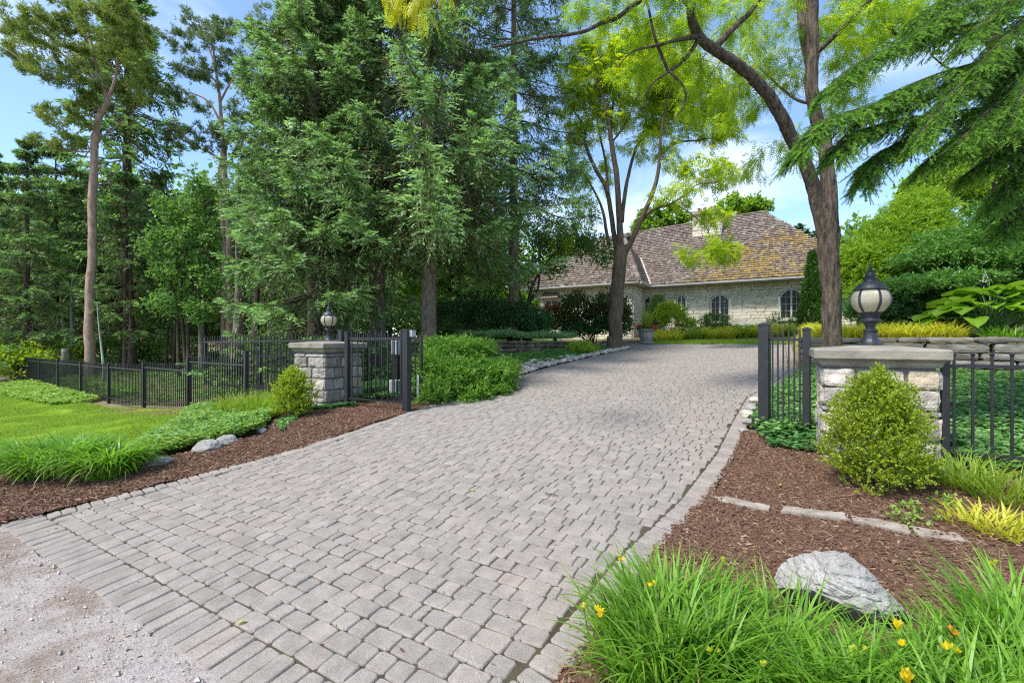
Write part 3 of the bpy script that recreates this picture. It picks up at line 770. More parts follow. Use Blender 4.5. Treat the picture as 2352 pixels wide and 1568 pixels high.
mb = MB(); n = len(B_)
i, j = np.meshgrid(np.arange(len(A_) - 1), np.arange(n - 1), indexing='ij'); q = (i * n + j).ravel()
mb.add((DV * A.ravel()[:, None] + RV * B.ravel()[:, None] + UP * Z.ravel()[:, None]), np.stack([q, q + 1, q + n + 1, q + n], -1))
kind(mb.build('ground', M['soil'], smooth=True), 'structure')
# street
mb = MB(); a = np.concatenate([np.linspace(-9, S0 - .3, 44), np.linspace(S0 - .18, S0 - .005, 6)]); b = np.concatenate([np.linspace(-60, -9, 30)[:-1], np.linspace(-9, 6, 160), np.linspace(6, 40, 20)[1:]])
AA, BB = np.meshgrid(a, b, indexing='ij')
edge = np.where(AA > S0 - .1, .022 * fnoise(np.stack([BB.ravel() * 1.0, 0 * BB.ravel(), 0 * BB.ravel()], -1), 6.5, 4).reshape(BB.shape), 0)
n = len(b); i, j = np.meshgrid(np.arange(len(a) - 1), np.arange(n - 1), indexing='ij'); q = (i * n + j).ravel()
P = DV * (AA + edge + .02).ravel()[:, None] + RV * BB.ravel()[:, None]
zz = H(AA.ravel(), BB.ravel()) + .012 * fnoise(P, 2.2, 4) * (AA.ravel() < S0 - .25) - .004
mb.add(P + UP * zz[:, None], np.stack([q, q + 1, q + n + 1, q + n], -1))
kind(mb.build('street', M['street'], smooth=True), 'structure')
# loose grit on the street beside the pavers
g = 2600
s = S0 - np.abs(rng.normal(0, .55, g)) - .0; t = rng.uniform(-6, -.3, g)
mb = MB(); P = ST(s, t, .004); r = rng.uniform(.003, .009, g) * (1 + 1.0 * (rng.uniform(0, 1, g) < .05))
tet = np.array([[1, 0, 0], [-.5, .86, 0], [-.5, -.86, 0], [0, 0, .9]])
ang = rng.uniform(0, 6.28, g); V = tet[None] * r[:, None, None]
V = np.stack([V[:, :, 0] * np.cos(ang)[:, None] - V[:, :, 1] * np.sin(ang)[:, None], V[:, :, 0] * np.sin(ang)[:, None] + V[:, :, 1] * np.cos(ang)[:, None], V[:, :, 2]], -1) + P[:, None]
mb.add(V.reshape(-1, 3), (np.arange(g)[:, None, None] * 4 + np.array([[0, 1, 3], [1, 2, 3], [2, 0, 3]])[None]).reshape(-1, 3))
kind(mb.build('road_grit', M['pebble']), 'stuff')
# pavers: every stone modelled, in courses that run across the drive
PV = []   # s, t, half-length along s, half-width along t, yaw
def courses():
    s = S0 + .250
    while s < S1:
        d = .118
        sc_ = s + d / 2
        lo, hi = float(tL(sc_)) + .185, float(tR(sc_)) - .185
        t = lo - rng.uniform(0, .2)
        while t < hi:
            w = rng.choice([.176, .147, .118, .062], p=[.40, .26, .25, .09])
            t0, t1 = max(t, lo), min(t + w, hi)
            if t1 - t0 > .045: PV.append((sc_, (t0 + t1) / 2, d / 2, (t1 - t0) / 2, 0))
            t += w
        s += d
courses()
t = float(tL(S0)) ; e = float(tR(S0))
while t < e:                       # soldier course along the street
    PV.append((S0 + .125, t + .054, .122, .054, 0)); t += .108
for fn, sg in ((tL, 1), (tR, -1)):     # soldier courses along both sides
    s = S0 + .250
    while s < S1:
        c = float(fn(s)); c2 = float(fn(s + .11)); sl = (c2 - c) / .11
        if abs(sl) < 1.5: PV.append((s + .045, (c + c2) / 2 + sg * .09, .045, .086, math.atan(sl)))
        s += .092
PV = np.array(PV); n = len(PV)
hs, ht = PV[:, 2] - .0016, PV[:, 3] - .0016
def ring(a, b, ch):
    q = [(a, b - ch), (a - ch, b), (-a + ch, b), (-a, b - ch), (-a, -b + ch), (-a + ch, -b), (a - ch, -b), (a, -b + ch)]
    return np.stack([np.stack(p, -1) for p in q[::-1]], 1)    # n,8,2
ch = np.minimum(.013, np.minimum(hs, ht) * .5)
rO = ring(hs, ht, ch); rI = ring(hs - .008, ht - .008, ch * .9); rM = ring(hs - .004, ht - .004, ch * .95)
jit = rng.normal(0, .0022, rO.shape); yaw = PV[:, 4] + rng.normal(0, .012, n)
dz = rng.normal(0, .0022, n); tilt = rng.normal(0, .010, (n, 2))
V = []
for r_, z_ in ((rI, 0.), (rM, -.003), (rO, -.010), (rO, -.04)):
    r_ = r_ + jit
    cs, sn = np.cos(yaw)[:, None], np.sin(yaw)[:, None]
    x, y = r_[:, :, 0] * cs - r_[:, :, 1] * sn, r_[:, :, 0] * sn + r_[:, :, 1] * cs
    sv, tv = PV[:, 0, None] + x, PV[:, 1, None] + y
    z = H(sv.ravel(), np.clip(tv.ravel(), -5.5, 0)).reshape(sv.shape) + z_ + dz[:, None] + tilt[:, :1] * r_[:, :, 0] + tilt[:, 1:] * r_[:, :, 1]
    V.append(DV * sv[..., None] + RV * tv[..., None] + UP * z[..., None])
V = np.stack(V, 1).reshape(n, 32, 3)
mb = MB(); base = np.arange(n)[:, None] * 32
mb.add(V.reshape(-1, 3), (base + np.arange(8)[None]))
k = mb.n
F = []
for rr in range(3):
    for e in range(8):
        F.append([rr * 8 + e, rr * 8 + 8 + e, rr * 8 + 8 + (e + 1) % 8, rr * 8 + (e + 1) % 8])
mb.f.append(((base[:, :, None] + np.array(F)[None]).reshape(-1, 4), 0))
# joint bed
a = np.arange(S0 + .01, S1, .25); uu = np.linspace(0, 1, 30)
AA = np.repeat(a[:, None], 30, 1); BB = tL(AA) * (1 - uu) + tR(AA) * uu
i, j = np.meshgrid(np.arange(len(a) - 1), np.arange(29), indexing='ij'); q = (i * 30 + j).ravel()
mb.add(DV * AA.ravel()[:, None] + RV * BB.ravel()[:, None] + UP * (H(AA.ravel(), np.clip(BB.ravel(), -5.5, 0)) - .0105)[:, None], np.stack([q, q + 1, q + 31, q + 30], -1), 1)
kind(mb.build('driveway', [M['paver'], M['joint']]), 'structure')
# moss and weeds in the joints, a few fallen leaves
mb = MB(); k = rng.integers(0, n, 900); P = ST(PV[k, 0] + PV[k, 2] * rng.choice([-1, 1], 900), PV[k, 1] + rng.normal(0, .04, 900), -.006)
D = unit(rng.normal(0, 1, (900, 3)) * np.array([1, 1, .3]) + UP * .6); kites(mb, P, D, perp(D), .018, .010, .5)
kind(mb.build('joint_moss', M['gc_deep']), 'stuff')
n2 = 420; s = rng.uniform(S0, 17, n2) ; u = rng.uniform(0, 1, n2); u = np.where(rng.uniform(0, 1, n2) < .6, np.where(u < .5, u * .3, 1 - (1 - u) * .3), u); t = tL(s) * (1 - u) + tR(s) * u
mb = MB(); P = ST(s, t.clip(-5.5, .3), .004); a = rng.uniform(0, 6.28, n2); D = unit(np.stack([np.cos(a), np.sin(a), rng.uniform(0, .25, n2)], -1)); kites(mb, P, D, unit(np.cross(D, UP + rng.normal(0, .3, (n2, 3)))), rng.uniform(.012, .045, n2), rng.uniform(.004, .014, n2), .5)
kind(mb.build('leaf_litter', M['chip']), 'stuff')
# ------------------------------------------------------------------ mulch
MUL_L = [(1.02, -5.5), (1.05, -8.2), (1.7, -7.4), (2.2, -6.3), (3.0, -6.15), (3.7, -6.25), (4.5, -7.1), (5.4, -7.2), (6.0, -6.3), (6.6, -5.7)] + [(q, float(tL(q)) + .03) for q in np.linspace(6.7, 1.06, 24)]
MUL_R = [(-.6, -1.0)] + [(q, float(tR(q)) - .03) for q in np.linspace(1.0, 6.2, 24)] + [ (6.3, .5), (5.2, 1.4), (4.6, 2.2), (3.9, 3.3), (3.0, 3.6), (.5, 4.2), (-.6, 3.5)]
sheet('mulch_bed_ground', MUL_L, .012, M['mulch'], step=.06)
sheet('mulch_bed_surface', MUL_R, .012, M['mulch'], step=.06)
def chips(poly, n, L0, name, k=None):
    s, t = scatter_poly(poly, n)
    if k is not None:
        q = k(s, t); s, t = s[q], t[q]
    n = len(s); P = ST(s, t, .015) + rng.normal(0, .004, (n, 3)) + UP * (.02 * fnoise(np.stack([s, t, 0 * s], -1), 1.6, 3))[:, None]
    a = rng.uniform(0, 6.283, n); D = unit(np.stack([np.cos(a), np.sin(a), rng.normal(0, .28, n)], -1)); S = unit(np.cross(D, UP + rng.normal(0, .5, (n, 3)))); N = np.cross(S, D)
    L = L0 * rng.uniform(.5, 1.7, n); W = L * rng.uniform(.14, .38, n); T = rng.uniform(.0015, .004, n)
    c = np.array([[-1, -1], [1, -.7], [.8, 1], [-.9, .8]]) * .5
    top = P[:, None] + D[:, None] * c[None, :, :1] * L[:, None, None] + S[:, None] * c[None, :, 1:] * W[:, None, None] + N[:, None] * T[:, None, None]
    bot = top - N[:, None] * (2 * T)[:, None, None]
    V = np.concatenate([top, bot], 1)
    f = np.array([[0, 1, 2, 3], [0, 4, 5, 1], [1, 5, 6, 2], [2, 6, 7, 3], [3, 7, 4, 0]])
    mb = MB(); mb.add(V.reshape(-1, 3), (np.arange(n)[:, None, None] * 8 + f[None]).reshape(-1, 4))
    return kind(mb.build(name, M['chip']), 'stuff')
chips(MUL_R, 62000, .021, 'bark_chips_debris', lambda s, t: (t > -1) & (s > 1.2) & (t < 3.4))
chips(MUL_L, 30000, .028, 'bark_mulch_debris')
# ------------------------------------------------------------------ lawns and low covers
LAWN = [(1.25, -8.3), (1.8, -7.4), (2.3, -6.6), (3.4, -8.5), (4.6, -10.4), (5.05, -11.6), (5.15, -14.4), (5.3, -18), (5.6, -24), (4.2, -30), (1.2, -30)]
sheet('lawn_ground', LAWN, .006, M['lawn_soil'], step=.1, edge=.1)
def lawn(name, poly, n, h, mats, dry=None):
    s, t = scatter_poly(poly, n); P = ST(s, t, 0)
    nz = fnoise(P, .9, 3)
    if dry is not None:
        dr = dry(s, t) + .25 * nz + rng.normal(0, .15, n)
    else: dr = np.full(n, -1.)
    a = rng.uniform(0, 6.283, n); D = unit(np.stack([np.cos(a) * .55, np.sin(a) * .55, np.full(n, 1.)], -1) + rng.normal(0, .2, (n, 3)))
    S = np.stack([-np.sin(a), np.cos(a), 0 * a], -1); L = h * rng.uniform(.5, 1.3, n)
    mb = MB(); w = .006 + .004 * rng.uniform(0, 1, n)
    for m, k in ((0, dr < .5), (1, dr >= .5)):
        if k.sum(): mb.tris(np.stack([P[k] - S[k] * w[k, None], P[k] + S[k] * w[k, None], P[k] + D[k] * L[k, None]], 1), m)
    return kind(mb.build(name, mats), 'stuff')
lawn('lawn_grass', LAWN, 230000, .055, [M['lawn'], M['lawn_dry']], lambda s, t: sst(.5, 0, np.abs(s - (4.75 + (-t - 11) * .03)) * .55) * sst(-17.5, -12, t) * .85)
FLAWN = [(19.25, -4.9), (19.25, .34), (22.0, .5), (21.6, -2), (21.3, -4.7)]
sheet('front_lawn_ground', FLAWN, .01, M['lawn_soil'])
lawn('front_lawn_grass', FLAWN, 26000, .06, [M['lawn'], M['lawn_dry']])
# planted covers (one would not count the plants)
def cover(name, mats, layers):
    mb = MB()
    for (poly, n, h, L, W, per, m) in layers: ground_leaves(mb, poly, n, h, L, W, per, m)
    return kind(mb.build(name, mats), 'stuff')
GCL = [(2.35, -6.3), (3.0, -6.25), (3.75, -6.35), (4.5, -7.2), (5.2, -7.35), (5.35, -8.6), (5.3, -10.9), (4.6, -10.3), (3.5, -8.35), (2.6, -7.1)]
cover('ground_cover_foliage', [M['gc_pale'], M['pachy']], [(GCL, 13000, .17, .06, .034, 4, 0), (GCL, 1800, .20, .06, .04, 4, 1)])
cover('pachysandra_foliage', [M['gc_deep'], M['pachy']], [
    ([(5.4, -7.25), (6.1, -6.5), (6.7, -5.75), (7.4, -5.45), (9.5, -5.7), (9.2, -8.5), (7, -9.5), (5.9, -7.9)], 5200, .13, .06, .04, 4, 0),
    ([(4.6, -7.35), (5.2, -6.9), (5.5, -6.4), (5.25, -6.6), (4.8, -7.0)], 700, .10, .06, .04, 4, 0),
    ([(3.9, -6.1), (4.2, -6.35), (4.7, -6.7), (4.2, -6.7)], 260, .07, .05, .035, 3, 1)])
cover('silver_mat_foliage', [M['gc_silver'], M['pachy']], [
    ([(11.4, -7.5), (12.2, -7.1), (13.4, -6.75), (15.2, -6.5), (16.5, -6.6), (15.8, -8.2), (13.5, -9.2), (11.6, -9)], 10000, .36, .06, .03, 5, 0),
    ([(9.6, -5.75), (11.2, -5.85), (14, -5.6), (16.3, -5.3), (16.6, -5.9), (15, -6.15), (13.2, -6.4), (12, -6.7), (11, -7.1), (9.9, -6.8)], 6500, .12, .06, .035, 4, 1)])
cover('slope_cover_foliage', [M['pachy'], M['gc_deep']], [
    ([(5.85, -.1), (6.4, -.3), (8.4, -.2), (9.9, .1), (11.6, .4), (12.15, .6), (12.15, 9), (5.0, 9), (5.4, 1.3), (6.2, .3)], 30000, .16, .075, .045, 4, 0),
    ([(5.6, -.1), (6.4, -.3), (6.6, .4), (5.9, .45), (5.3, 1.2), (5.0, 1.3)], 700, .10, .055, .04, 4, 1),
    ([(3.9, 3.0), (4.9, 1.9), (5.3, 1.9), (5.0, 3.6), (4.2, 4.2)], 900, .14, .06, .04, 4, 1)])
cover('woodland_foliage', [M['under'], M['gc_pale']], [
    ([(6.6, -9.6), (9.5, -8.6), (13, -9), (20, -9), (30, -14), (30, -34), (12, -34), (7.5, -30), (5.9, -22), (5.8, -14)], 9000, .20, .15, .09, 4, 0),
    ([(4.6, -18.5), (5.1, -18), (7.0, -19), (8, -28), (4.6, -28)], 5000, .16, .10, .07, 4, 1)])
kind(sheet('neighbour_path', [(9.5, -34), (10.8, -34), (10.6, -22), (10, -21)], .02, M['street']), 'structure')
# ------------------------------------------------------------------ stone gate pillars
def pillar(name, label, s0, t0, w, zb, zt, seed, parts_label=None):
    """square ashlar pillar; (s0,t0) is its front left corner seen from the street"""
    g = np.random.default_rng(seed)
    c = st(s0 + w / 2, t0 + w / 2, zb); th = thing(name, label, 'pillar', c, 'gate pillars')
    core = MB(); core.box(st(s0 + w / 2, t0 + w / 2, (zb - .3 + zt - .02) / 2), RV, DV, UP, w - .035, w - .035, zt - zb + .28)
    core.build('mortar_core', M['mortar'], th)
    mb = MB(); z = zb - .12; hs = []
    pat = [.22, .19, .05, .21, .18, .055, .20, .22, .05, .19]
    g.shuffle(pat)
    for h in pat * 3:
        if z > zt - .10: break
        h = min(h, zt - .035 - z)
        if h < .035: break
        hs.append((z, h)); z += h
    for face in range(4):
        ux = (RV, -DV, -RV, DV)[face]; nn = (-DV, -RV, DV, RV)[face]
        cf = st(s0 + w / 2, t0 + w / 2, 0) + nn * (w / 2 - .045)
        for z, h in hs:
            x = -w / 2 - .006
            while x < w / 2 - .01:
                l = g.uniform(.16, .40) if h > .1 else g.uniform(.22, .5)
                if w / 2 - (x + l) < .12: l = w / 2 + .006 - x
                pr = g.uniform(.0, .022)
                hh = h
                if h > .15 and l < .26 and g.uniform() < .22:      # two stones stacked in one course
                    f = g.uniform(.35, .65)
                    rock_box(mb, cf + ux * (x + l / 2) + nn * pr + UP * (z + h * f / 2), ux, nn, UP, l - .012, .10, h * f - .012, (6, 2, 4), 9, .013, 11)
                    rock_box(mb, cf + ux * (x + l / 2) + nn * pr * .5 + UP * (z + h * (1 + f) / 2), ux, nn, UP, l - .012, .10, h * (1 - f) - .012, (6, 2, 4), 9, .013, 11)
                else:
                    rock_box(mb, cf + ux * (x + l / 2) + nn * pr + UP * (z + hh / 2), ux, nn, UP, l - .012, .10, hh - .012, (8, 2, 6), 9, .016 if h > .1 else .007, 10)
                x += l
    mb.build('stonework', M['stone'], th)
    cap = MB(); o = .075; e = w / 2
    prof = [(e + .005, zt - .05), (e + .02, zt - .03), (e + .03, zt), (e + o - .015, zt + .02), (e + o, zt + .03), (e + o, zt + .105), (e + o - .015, zt + .118), (e * .3, zt + .150), (.02, zt + .152)]
    cc = st(s0 + w / 2, t0 + w / 2, 0); V = []
    N = 14
    for (r, zz) in prof:
        per = []
        for (a, b) in ((-1, -1), (1, -1), (1, 1), (-1, 1)):
            a2, b2 = (1, -1) if (a, b) == (-1, -1) else (1, 1) if (a, b) == (1, -1) else (-1, 1) if (a, b) == (1, 1) else (-1, -1)
            for k in range(N):
                f = k / N; per.append(cc + RV * (a + (a2 - a) * f) * r + DV * (b + (b2 - b) * f) * r + UP * zz)
        V.append(per)
    V = np.array(V); K = V.shape[1]; P = V.reshape(-1, 3); P = P + unit(P - (cc + UP * zt)) * (fnoise(P, 9, 3) * .004)[:, None]
    i, j = np.meshgrid(np.arange(len(prof) - 1), np.arange(K), indexing='ij'); q = i * K + j; q2 = i * K + (j + 1) % K
    cap.add(P, np.stack([q, q2, q2 + K, q + K], -1).reshape(-1, 4))
    cap.build('cap', M['cap'], th)
    return cc, zt + .152
PW = .85
zt_r, zt_l = 1.31, 1.355
cR, ztR = pillar('gate_pillar', 'squat grey ashlar pillar directly behind the large yellow green boxwood, iron fence on its far side', 5.39, .36, PW, hz(5.5, .8) - .05, zt_r, 3)
cL, ztL = pillar('gate_pillar', 'smaller looking stone pillar seen corner on beside the juniper and the sliding gate', 5.30, -7.03 - PW, PW, hz(5.4, -7.2) - .02, zt_l, 8)
# ------------------------------------------------------------------ lamps on the pillars
def lamp(label, c, k, h):
    c = np.append(c[:2], k); th = thing('post_lantern', label, 'lamp', c, 'lanterns on the gate pillars'); s = h / .80
    L = lambda p: [(r * s, z * s) for r, z in p]
    b = MB(); b.lathe(L([(.105, -.03), (.105, .012), (.085, .03), (.080, .045), (.066, .07), (.058, .10), (.054, .135), (.062, .15), (.062, .162), (.04, .175), (.042, .20), (.052, .21), (.052, .225), (.075, .235), (.088, .25), (.088, .262), (.07, .28), (.085, .325), (.098, .34), (.0, .34)]), c, 24)
    b.build('base', M['iron_lamp'], th, smooth=False)
    g = MB(); pr = [(.164 * float(np.interp(i / 14, [0, .1, .25, .42, .62, .8, .92, 1], [.56, .70, .86, .97, 1.0, .955, .87, .78])), .335 + .222 * i / 14) for i in range(15)]
    g.lathe(L(pr), c, 48); gl_ = g.build('globe', M['globe'], th, smooth=True)
    for q in range(6):
        r = MB(); a = q / 6 * 2 * math.pi + .35; dirv = np.array([math.cos(a), math.sin(a), 0]); tv = np.array([-math.sin(a), math.cos(a), 0])
        V = []
        for (rr, zz) in pr:
            p = c + dirv * (rr * s) + UP * zz * s
            V += [p - tv * .010 * s - dirv * .004, p - tv * .008 * s + dirv * .010 * s, p + tv * .008 * s + dirv * .010 * s, p + tv * .010 * s - dirv * .004]
        V = np.array(V); n = len(pr)
        F = [[i * 4 + j, i * 4 + j + 1, i * 4 + j + 5, i * 4 + j + 4] for i in range(n - 1) for j in range(3)]
        r.add(V, F); r.build('rib', M['iron_lamp'], gl_)
    h_ = MB(); h_.lathe(L([(.098, .548), (.118, .552), (.134, .558), (.144, .566), (.144, .574), (.135, .580), (.126, .595), (.108, .618), (.084, .638), (.066, .642), (.058, .650), (.052, .668), (.0, .668)]), c, 28)
    h_.build('hood', M['iron_lamp'], th)
    f = MB(); f.lathe(L([(.05, .667), (.058, .672), (.058, .68), (.040, .688), (.044, .70), (.046, .715), (.036, .74), (.022, .75), (.026, .757), (.022, .765), (.012, .775), (.016, .785), (.010, .80), (.008, .83), (.0, .855)]), c, 20)
    f.build('finial', M['iron_lamp'], th)
lamp('large black lantern with a cream ribbed globe, close up on the pillar behind the boxwood', cR, ztR - .006, .80)
lamp('black lantern with a cream globe on the farther pillar, against the spruce trees', cL, ztL - .006, .70)
# ------------------------------------------------------------------ iron work
def post(th, p, z0, z1, w, ux=RV, name='post', capped=True, mat='iron'):
    mb = MB(); uy = np.cross(UP, ux)
    mb.box(np.array([p[0], p[1], (z0 + z1) / 2]), ux, uy, UP, w, w, z1 - z0, bev=.004)
    if capped:
        c = np.array([p[0], p[1], z1]); e = w / 2 + .006
        sq = lambda r, z: np.array([c + ux * r + uy * r + UP * z, c - ux * r + uy * r + UP * z, c - ux * r - uy * r + UP * z, c + ux * r - uy * r + UP * z])
        cp = MB(); cp.prism(sq(e, -.004), sq(e, .012)); cp.prism(sq(e - .002, .0121), sq(.01, .03))
    o = mb.build(name, M[mat], th)
    if capped: cp.build('post_cap', M[mat], o)
    return o
def panel(th, p0, p1, zb, zt, zr_b, zr_t, n, pk=.016, tip='spear', rail=.030, extra=(), name='picket_panel'):
    """rails at heights zr (above each end, level), n pickets from zb(i) to zt"""
    mb = MB(); p0 = np.asarray(p0, float)[:2]; p1 = np.asarray(p1, float)[:2]; d = p1 - p0; L = np.linalg.norm(d); ux = np.append(d / L, 0); uy = np.cross(UP, ux)
    for z in (zr_b, zr_t, *extra):
        if z is None: continue
        a = z if hasattr(z, '__len__') else (z, z)
        A_ = np.append(p0, a[0]); B_ = np.append(p1, a[1]); dv = unit(B_ - A_)
        mb.box((A_ + B_) / 2, dv, uy, np.cross(dv, uy), L, rail, rail)
    for k in range(n):
        f = (k + .5) / n; q = p0 + d * f
        z0 = zb(f) if callable(zb) else zb; z1 = zt(f) if callable(zt) else zt
        c = np.array([q[0], q[1], (z0 + z1) / 2]); mb.box(c, ux, uy, UP, pk, pk, z1 - z0)
        T = np.array([q[0], q[1], z1])
        if tip == 'spear':
            sq = lambda r, z: np.array([T + ux * r + uy * r + UP * z, T - ux * r + uy * r + UP * z, T - ux * r - uy * r + UP * z, T + ux * r - uy * r + UP * z])
            mb.prism(sq(pk * .5, -.001), sq(.002, .055))
        else:
            mb.lathe([(.002, .034), (.013, .028), (.0175, .014), (.013, .0), (.008, -.006)][::-1], T, 8)
    return mb.build(name, M['iron'], th)
# long fence that steps down across the lawn
F0 = np.array([-7.43, 10.45]); FU = unit(np.array([-.82, .57]))
fl = thing('iron_fence', 'long black iron picket fence stepping down along the edge of the lawn', 'fence', (F0[0], F0[1], hxy(*F0)))
ss = [-2.72, 0, 2.85, 5.8, 8.8, 11.9, 15.0, 18.1, 21.2, 24.3, 27.4, 31, 35, 39.5, 44.5]
tops = [1.30, 1.13, .92, .83, .80, .79, .76, .75, .75, .75, .75, .75, .75, .75, .75]
FP = [F0 + FU * s for s in ss]
for p, z in zip(FP, tops): post(fl, p, hxy(*p) - .15, z, .075, np.append(FU, 0))
pil = st(5.75, -7.03 - PW)[:2]
zr = [1.035, .82, .73, .70, .69, .67, .66, .66, .66, .66, .66, .66, .66, .66]
nl = thing  # (keeps the name short below)
panel(fl, pil, FP[0], lambda f: hxy(*(pil + (FP[0] - pil) * f)) + .03, 1.31, None, 1.215, 15, .017)
for k in range(len(FP) - 1):
    a, b = FP[k], FP[k + 1]
    gz = lambda f, a=a, b=b: hxy(*(a + (b - a) * f)) + .04
    panel(fl, a, b, gz, zr[k] + .10, (gz(0) + .10, gz(1) + .10), zr[k], 25, .017)
# fence on the right beside the pillar
R0 = st(5.44, .36 + PW + .05)[:2]
fr = thing('iron_fence', 'black iron fence with ball topped pickets running from the near pillar to the picture edge', 'fence', (R0[0], R0[1], hxy(*R0)))
post(fr, R0, hxy(*R0) - .1, 1.32, .055)
R1 = R0 + RV[:2] * 2.4
post(fr, R1, hxy(*R1) - .1, 1.32, .055)
gz = lambda f: hxy(*(R0 + (R1 - R0) * f)) + .02
panel(fr, R0, R1, gz, 1.375, (gz(0) + .12, gz(1) + .12), 1.285, 20, .018, 'ball', .03)
# sliding gate parked behind the left fence
G1 = at(970, 900, 8.27)[:2]; G0 = at(470, 900, 11.85)[:2]
gt = thing('sliding_gate', 'open black iron sliding gate parked behind the far pillar and the fence', 'gate', (G0[0], G0[1], .3))
gx = np.append(unit(G1 - G0), 0); gL = np.linalg.norm(G1 - G0)
panel(gt, G0, G1, .42, 1.60, None, (1.485, 1.545), 66, .016, 'spear', .034)
mb = MB(); mid = (G0 + G1) / 2; gy = np.cross(UP, gx); mb.box(np.array([mid[0], mid[1], .43]), gx, gy, UP, gL, .06, .10, bev=.006); mb.build('bottom_beam', M['iron'], gt)
for f in (0.004, .33, .66, .996):
    q = G0 + (G1 - G0) * f; post(gt, q + gy[:2] * .002, .47, 1.60, .045, gx, 'stile', False)
mb = MB(); q = G1 - gx[:2] * .06 - gy[:2] * .04; mb.box(np.array([q[0], q[1], .66]), gx, gy, UP, .045, .03, .46, bev=.004); mb.build('latch_channel', M['galv'], gt)
# fixed guide posts and short panel beside the far pillar
PA = at(798, 900, 8.12)[:2]; PB = at(934, 900, 7.5)[:2]
gp = thing('guide_fence', 'short iron panel between a slim and a stout post in front of the far pillar', 'fence', (PA[0], PA[1], .3))
ux = np.append(unit(PB - PA), 0)
post(gp, PA, hxy(*PA) - .1, 1.655, .075, ux); post(gp, PB, hxy(*PB) - .1, 1.675, .105, ux)
panel(gp, PA + ux[:2] * .04, PB - ux[:2] * .055, .50, 1.64, .49, 1.555, 9, .016, 'spear', .03)
mb = MB(); q = PB + ux[:2] * .09 + np.array([.0, .05]); mb.box(np.array([q[0], q[1], 1.63]), ux, np.cross(UP, ux), UP, .10, .10, .11, bev=.004); mb.build('roller_bracket', M['galv'], gp)
p = at(785, 800, 9.25)[:2]
th = thing('gate_post', 'stout square iron post rising behind the far pillar', 'post', (p[0], p[1], .3)); post(th, p, hxy(*p) - .1, 1.72, .11)
for px, y, z0, z1, w, lab in ((912, 9.6, 1.22, 1.54, .16, 'upright grey gate operator cabinet behind the iron panel'), (908, 9.0, .42, .74, .20, 'low pale grey gate motor box near the ground behind the iron panel')):
    c = at(px, 800, y); th = thing('control_box', lab, 'box', (c[0], c[1], z0))
    mb = MB(); mb.box(np.array([c[0], c[1], (z0 + z1) / 2]), RV, DV, UP, w, .18, z1 - z0, bev=.012); mb.build('housing', M['grey_box'], th)
    mb = MB(); mb.box(np.array([c[0], c[1], (z0 + z1) / 2]) - DV * .094, RV, DV, UP, w * .8, .01, (z1 - z0) * .8, bev=.004); mb.build('door_plate', M['grey_box'], th)
    gz_ = hxy(c[0], c[1])
    mb = MB(); mb.box(np.array([c[0], c[1], (z0 + gz_ - .1) / 2 - .001]), RV, DV, UP, .09, .07, z0 - gz_ + .1); mb.build('pedestal', M['iron'], th)
# receiving posts on the right of the drive
QA = at(1756, 900, 5.56)[:2]; QB = at(1853, 900, 5.25)[:2]
gr = thing('receiving_gate', 'narrow fixed iron panel between two square posts at the right edge of the drive', 'gate', (QA[0], QA[1], .3))
ux = np.append(unit(QB - QA), 0)
post(gr, QA, hxy(*QA) - .06, 1.70, .115, ux); post(gr, QB, hxy(*QB) - .06, 1.635, .072, ux)
panel(gr, QA + ux[:2] * .06, QB - ux[:2] * .04, .43, 1.60, .42, 1.52, 6, .016, 'spear', .03)
mb = MB(); q = QA - ux[:2] * .09; mb.box(np.array([q[0], q[1], hxy(*q) + .08]), ux, np.cross(UP, ux), UP, .09, .09, .16, bev=.006); mb.build('gate_catch', M['iron'], gr)
# ------------------------------------------------------------------ dry stone walls
def dry_wall(name, label, path, zt, mat, hcourse, dep, capm=None, seed=1, extra=0.0, lrange=(.35, 1.0), capo=.03):
    """path: drive coordinates; courses of rough slabs from the ground up to zt"""
    g = np.random.default_rng(seed); P = np.array([st(*p) for p in path]); seg = np.linalg.norm(np.diff(P, axis=0), axis=1); cum = np.concatenate([[0], seg.cumsum()])
    def pos(x):
        return np.array([np.interp(x, cum, P[:, k]) for k in range(3)])
    mid = pos(cum[-1] / 2); th = thing(name, label, 'wall', (mid[0], mid[1], zt - .6))
    mb, cb = MB(), MB(); z = zt; k = 0
    while True:
        h = g.uniform(*hcourse) if k else hcourse[0] * 1.0
        z0 = z - h; any_ = False; x = -g.uniform(0, .2)
        while x < cum[-1] - .05:
            l = g.uniform(*lrange); a, b = max(x, 0), min(x + l, cum[-1]); x += l
            if b - a < .08: continue
            p, q = pos(a), pos(b); c = (p + q) / 2; ux = unit(q - p); uy = np.cross(UP, ux)
            gzm = hxy(*(c[:2] + (uy * .35)[:2] * extra)) if extra else hxy(c[0], c[1])
            if z < gzm - .05: continue
            any_ = True
            rock_box(cb if k == 0 else mb, c + UP * (z - h / 2) + uy * g.uniform(-.02, .02) * (k > 0), ux, uy, UP, (b - a) - .010, dep + (capo if k == 0 else 0), h - .010, (8, 3, 3), 10, .013, 8)
        z = z0; k += 1
        if not any_ or k > 12: break
    if mb.v: mb.build('stonework', mat, th)
    cb.build('coping', capm or mat, th)
    return th
dry_wall('retaining_wall', 'dry stacked slab retaining wall below the yellow grass and large hosta', [(12.25, .58), (12.2, 2.5), (12.15, 4.5), (12.1, 6.8), (12.05, 9)], 1.585, M['ledge'], (.12, .19), .34, seed=4, extra=-2.2)
dry_wall('retaining_wall', 'short return of the stacked slab wall beside the upper drive, behind the locust trunk', [(12.45, .52), (14, .56), (16, .62), (17.6, .75)], 1.60, M['ledge'], (.11, .17), .30, seed=5, extra=1.5)
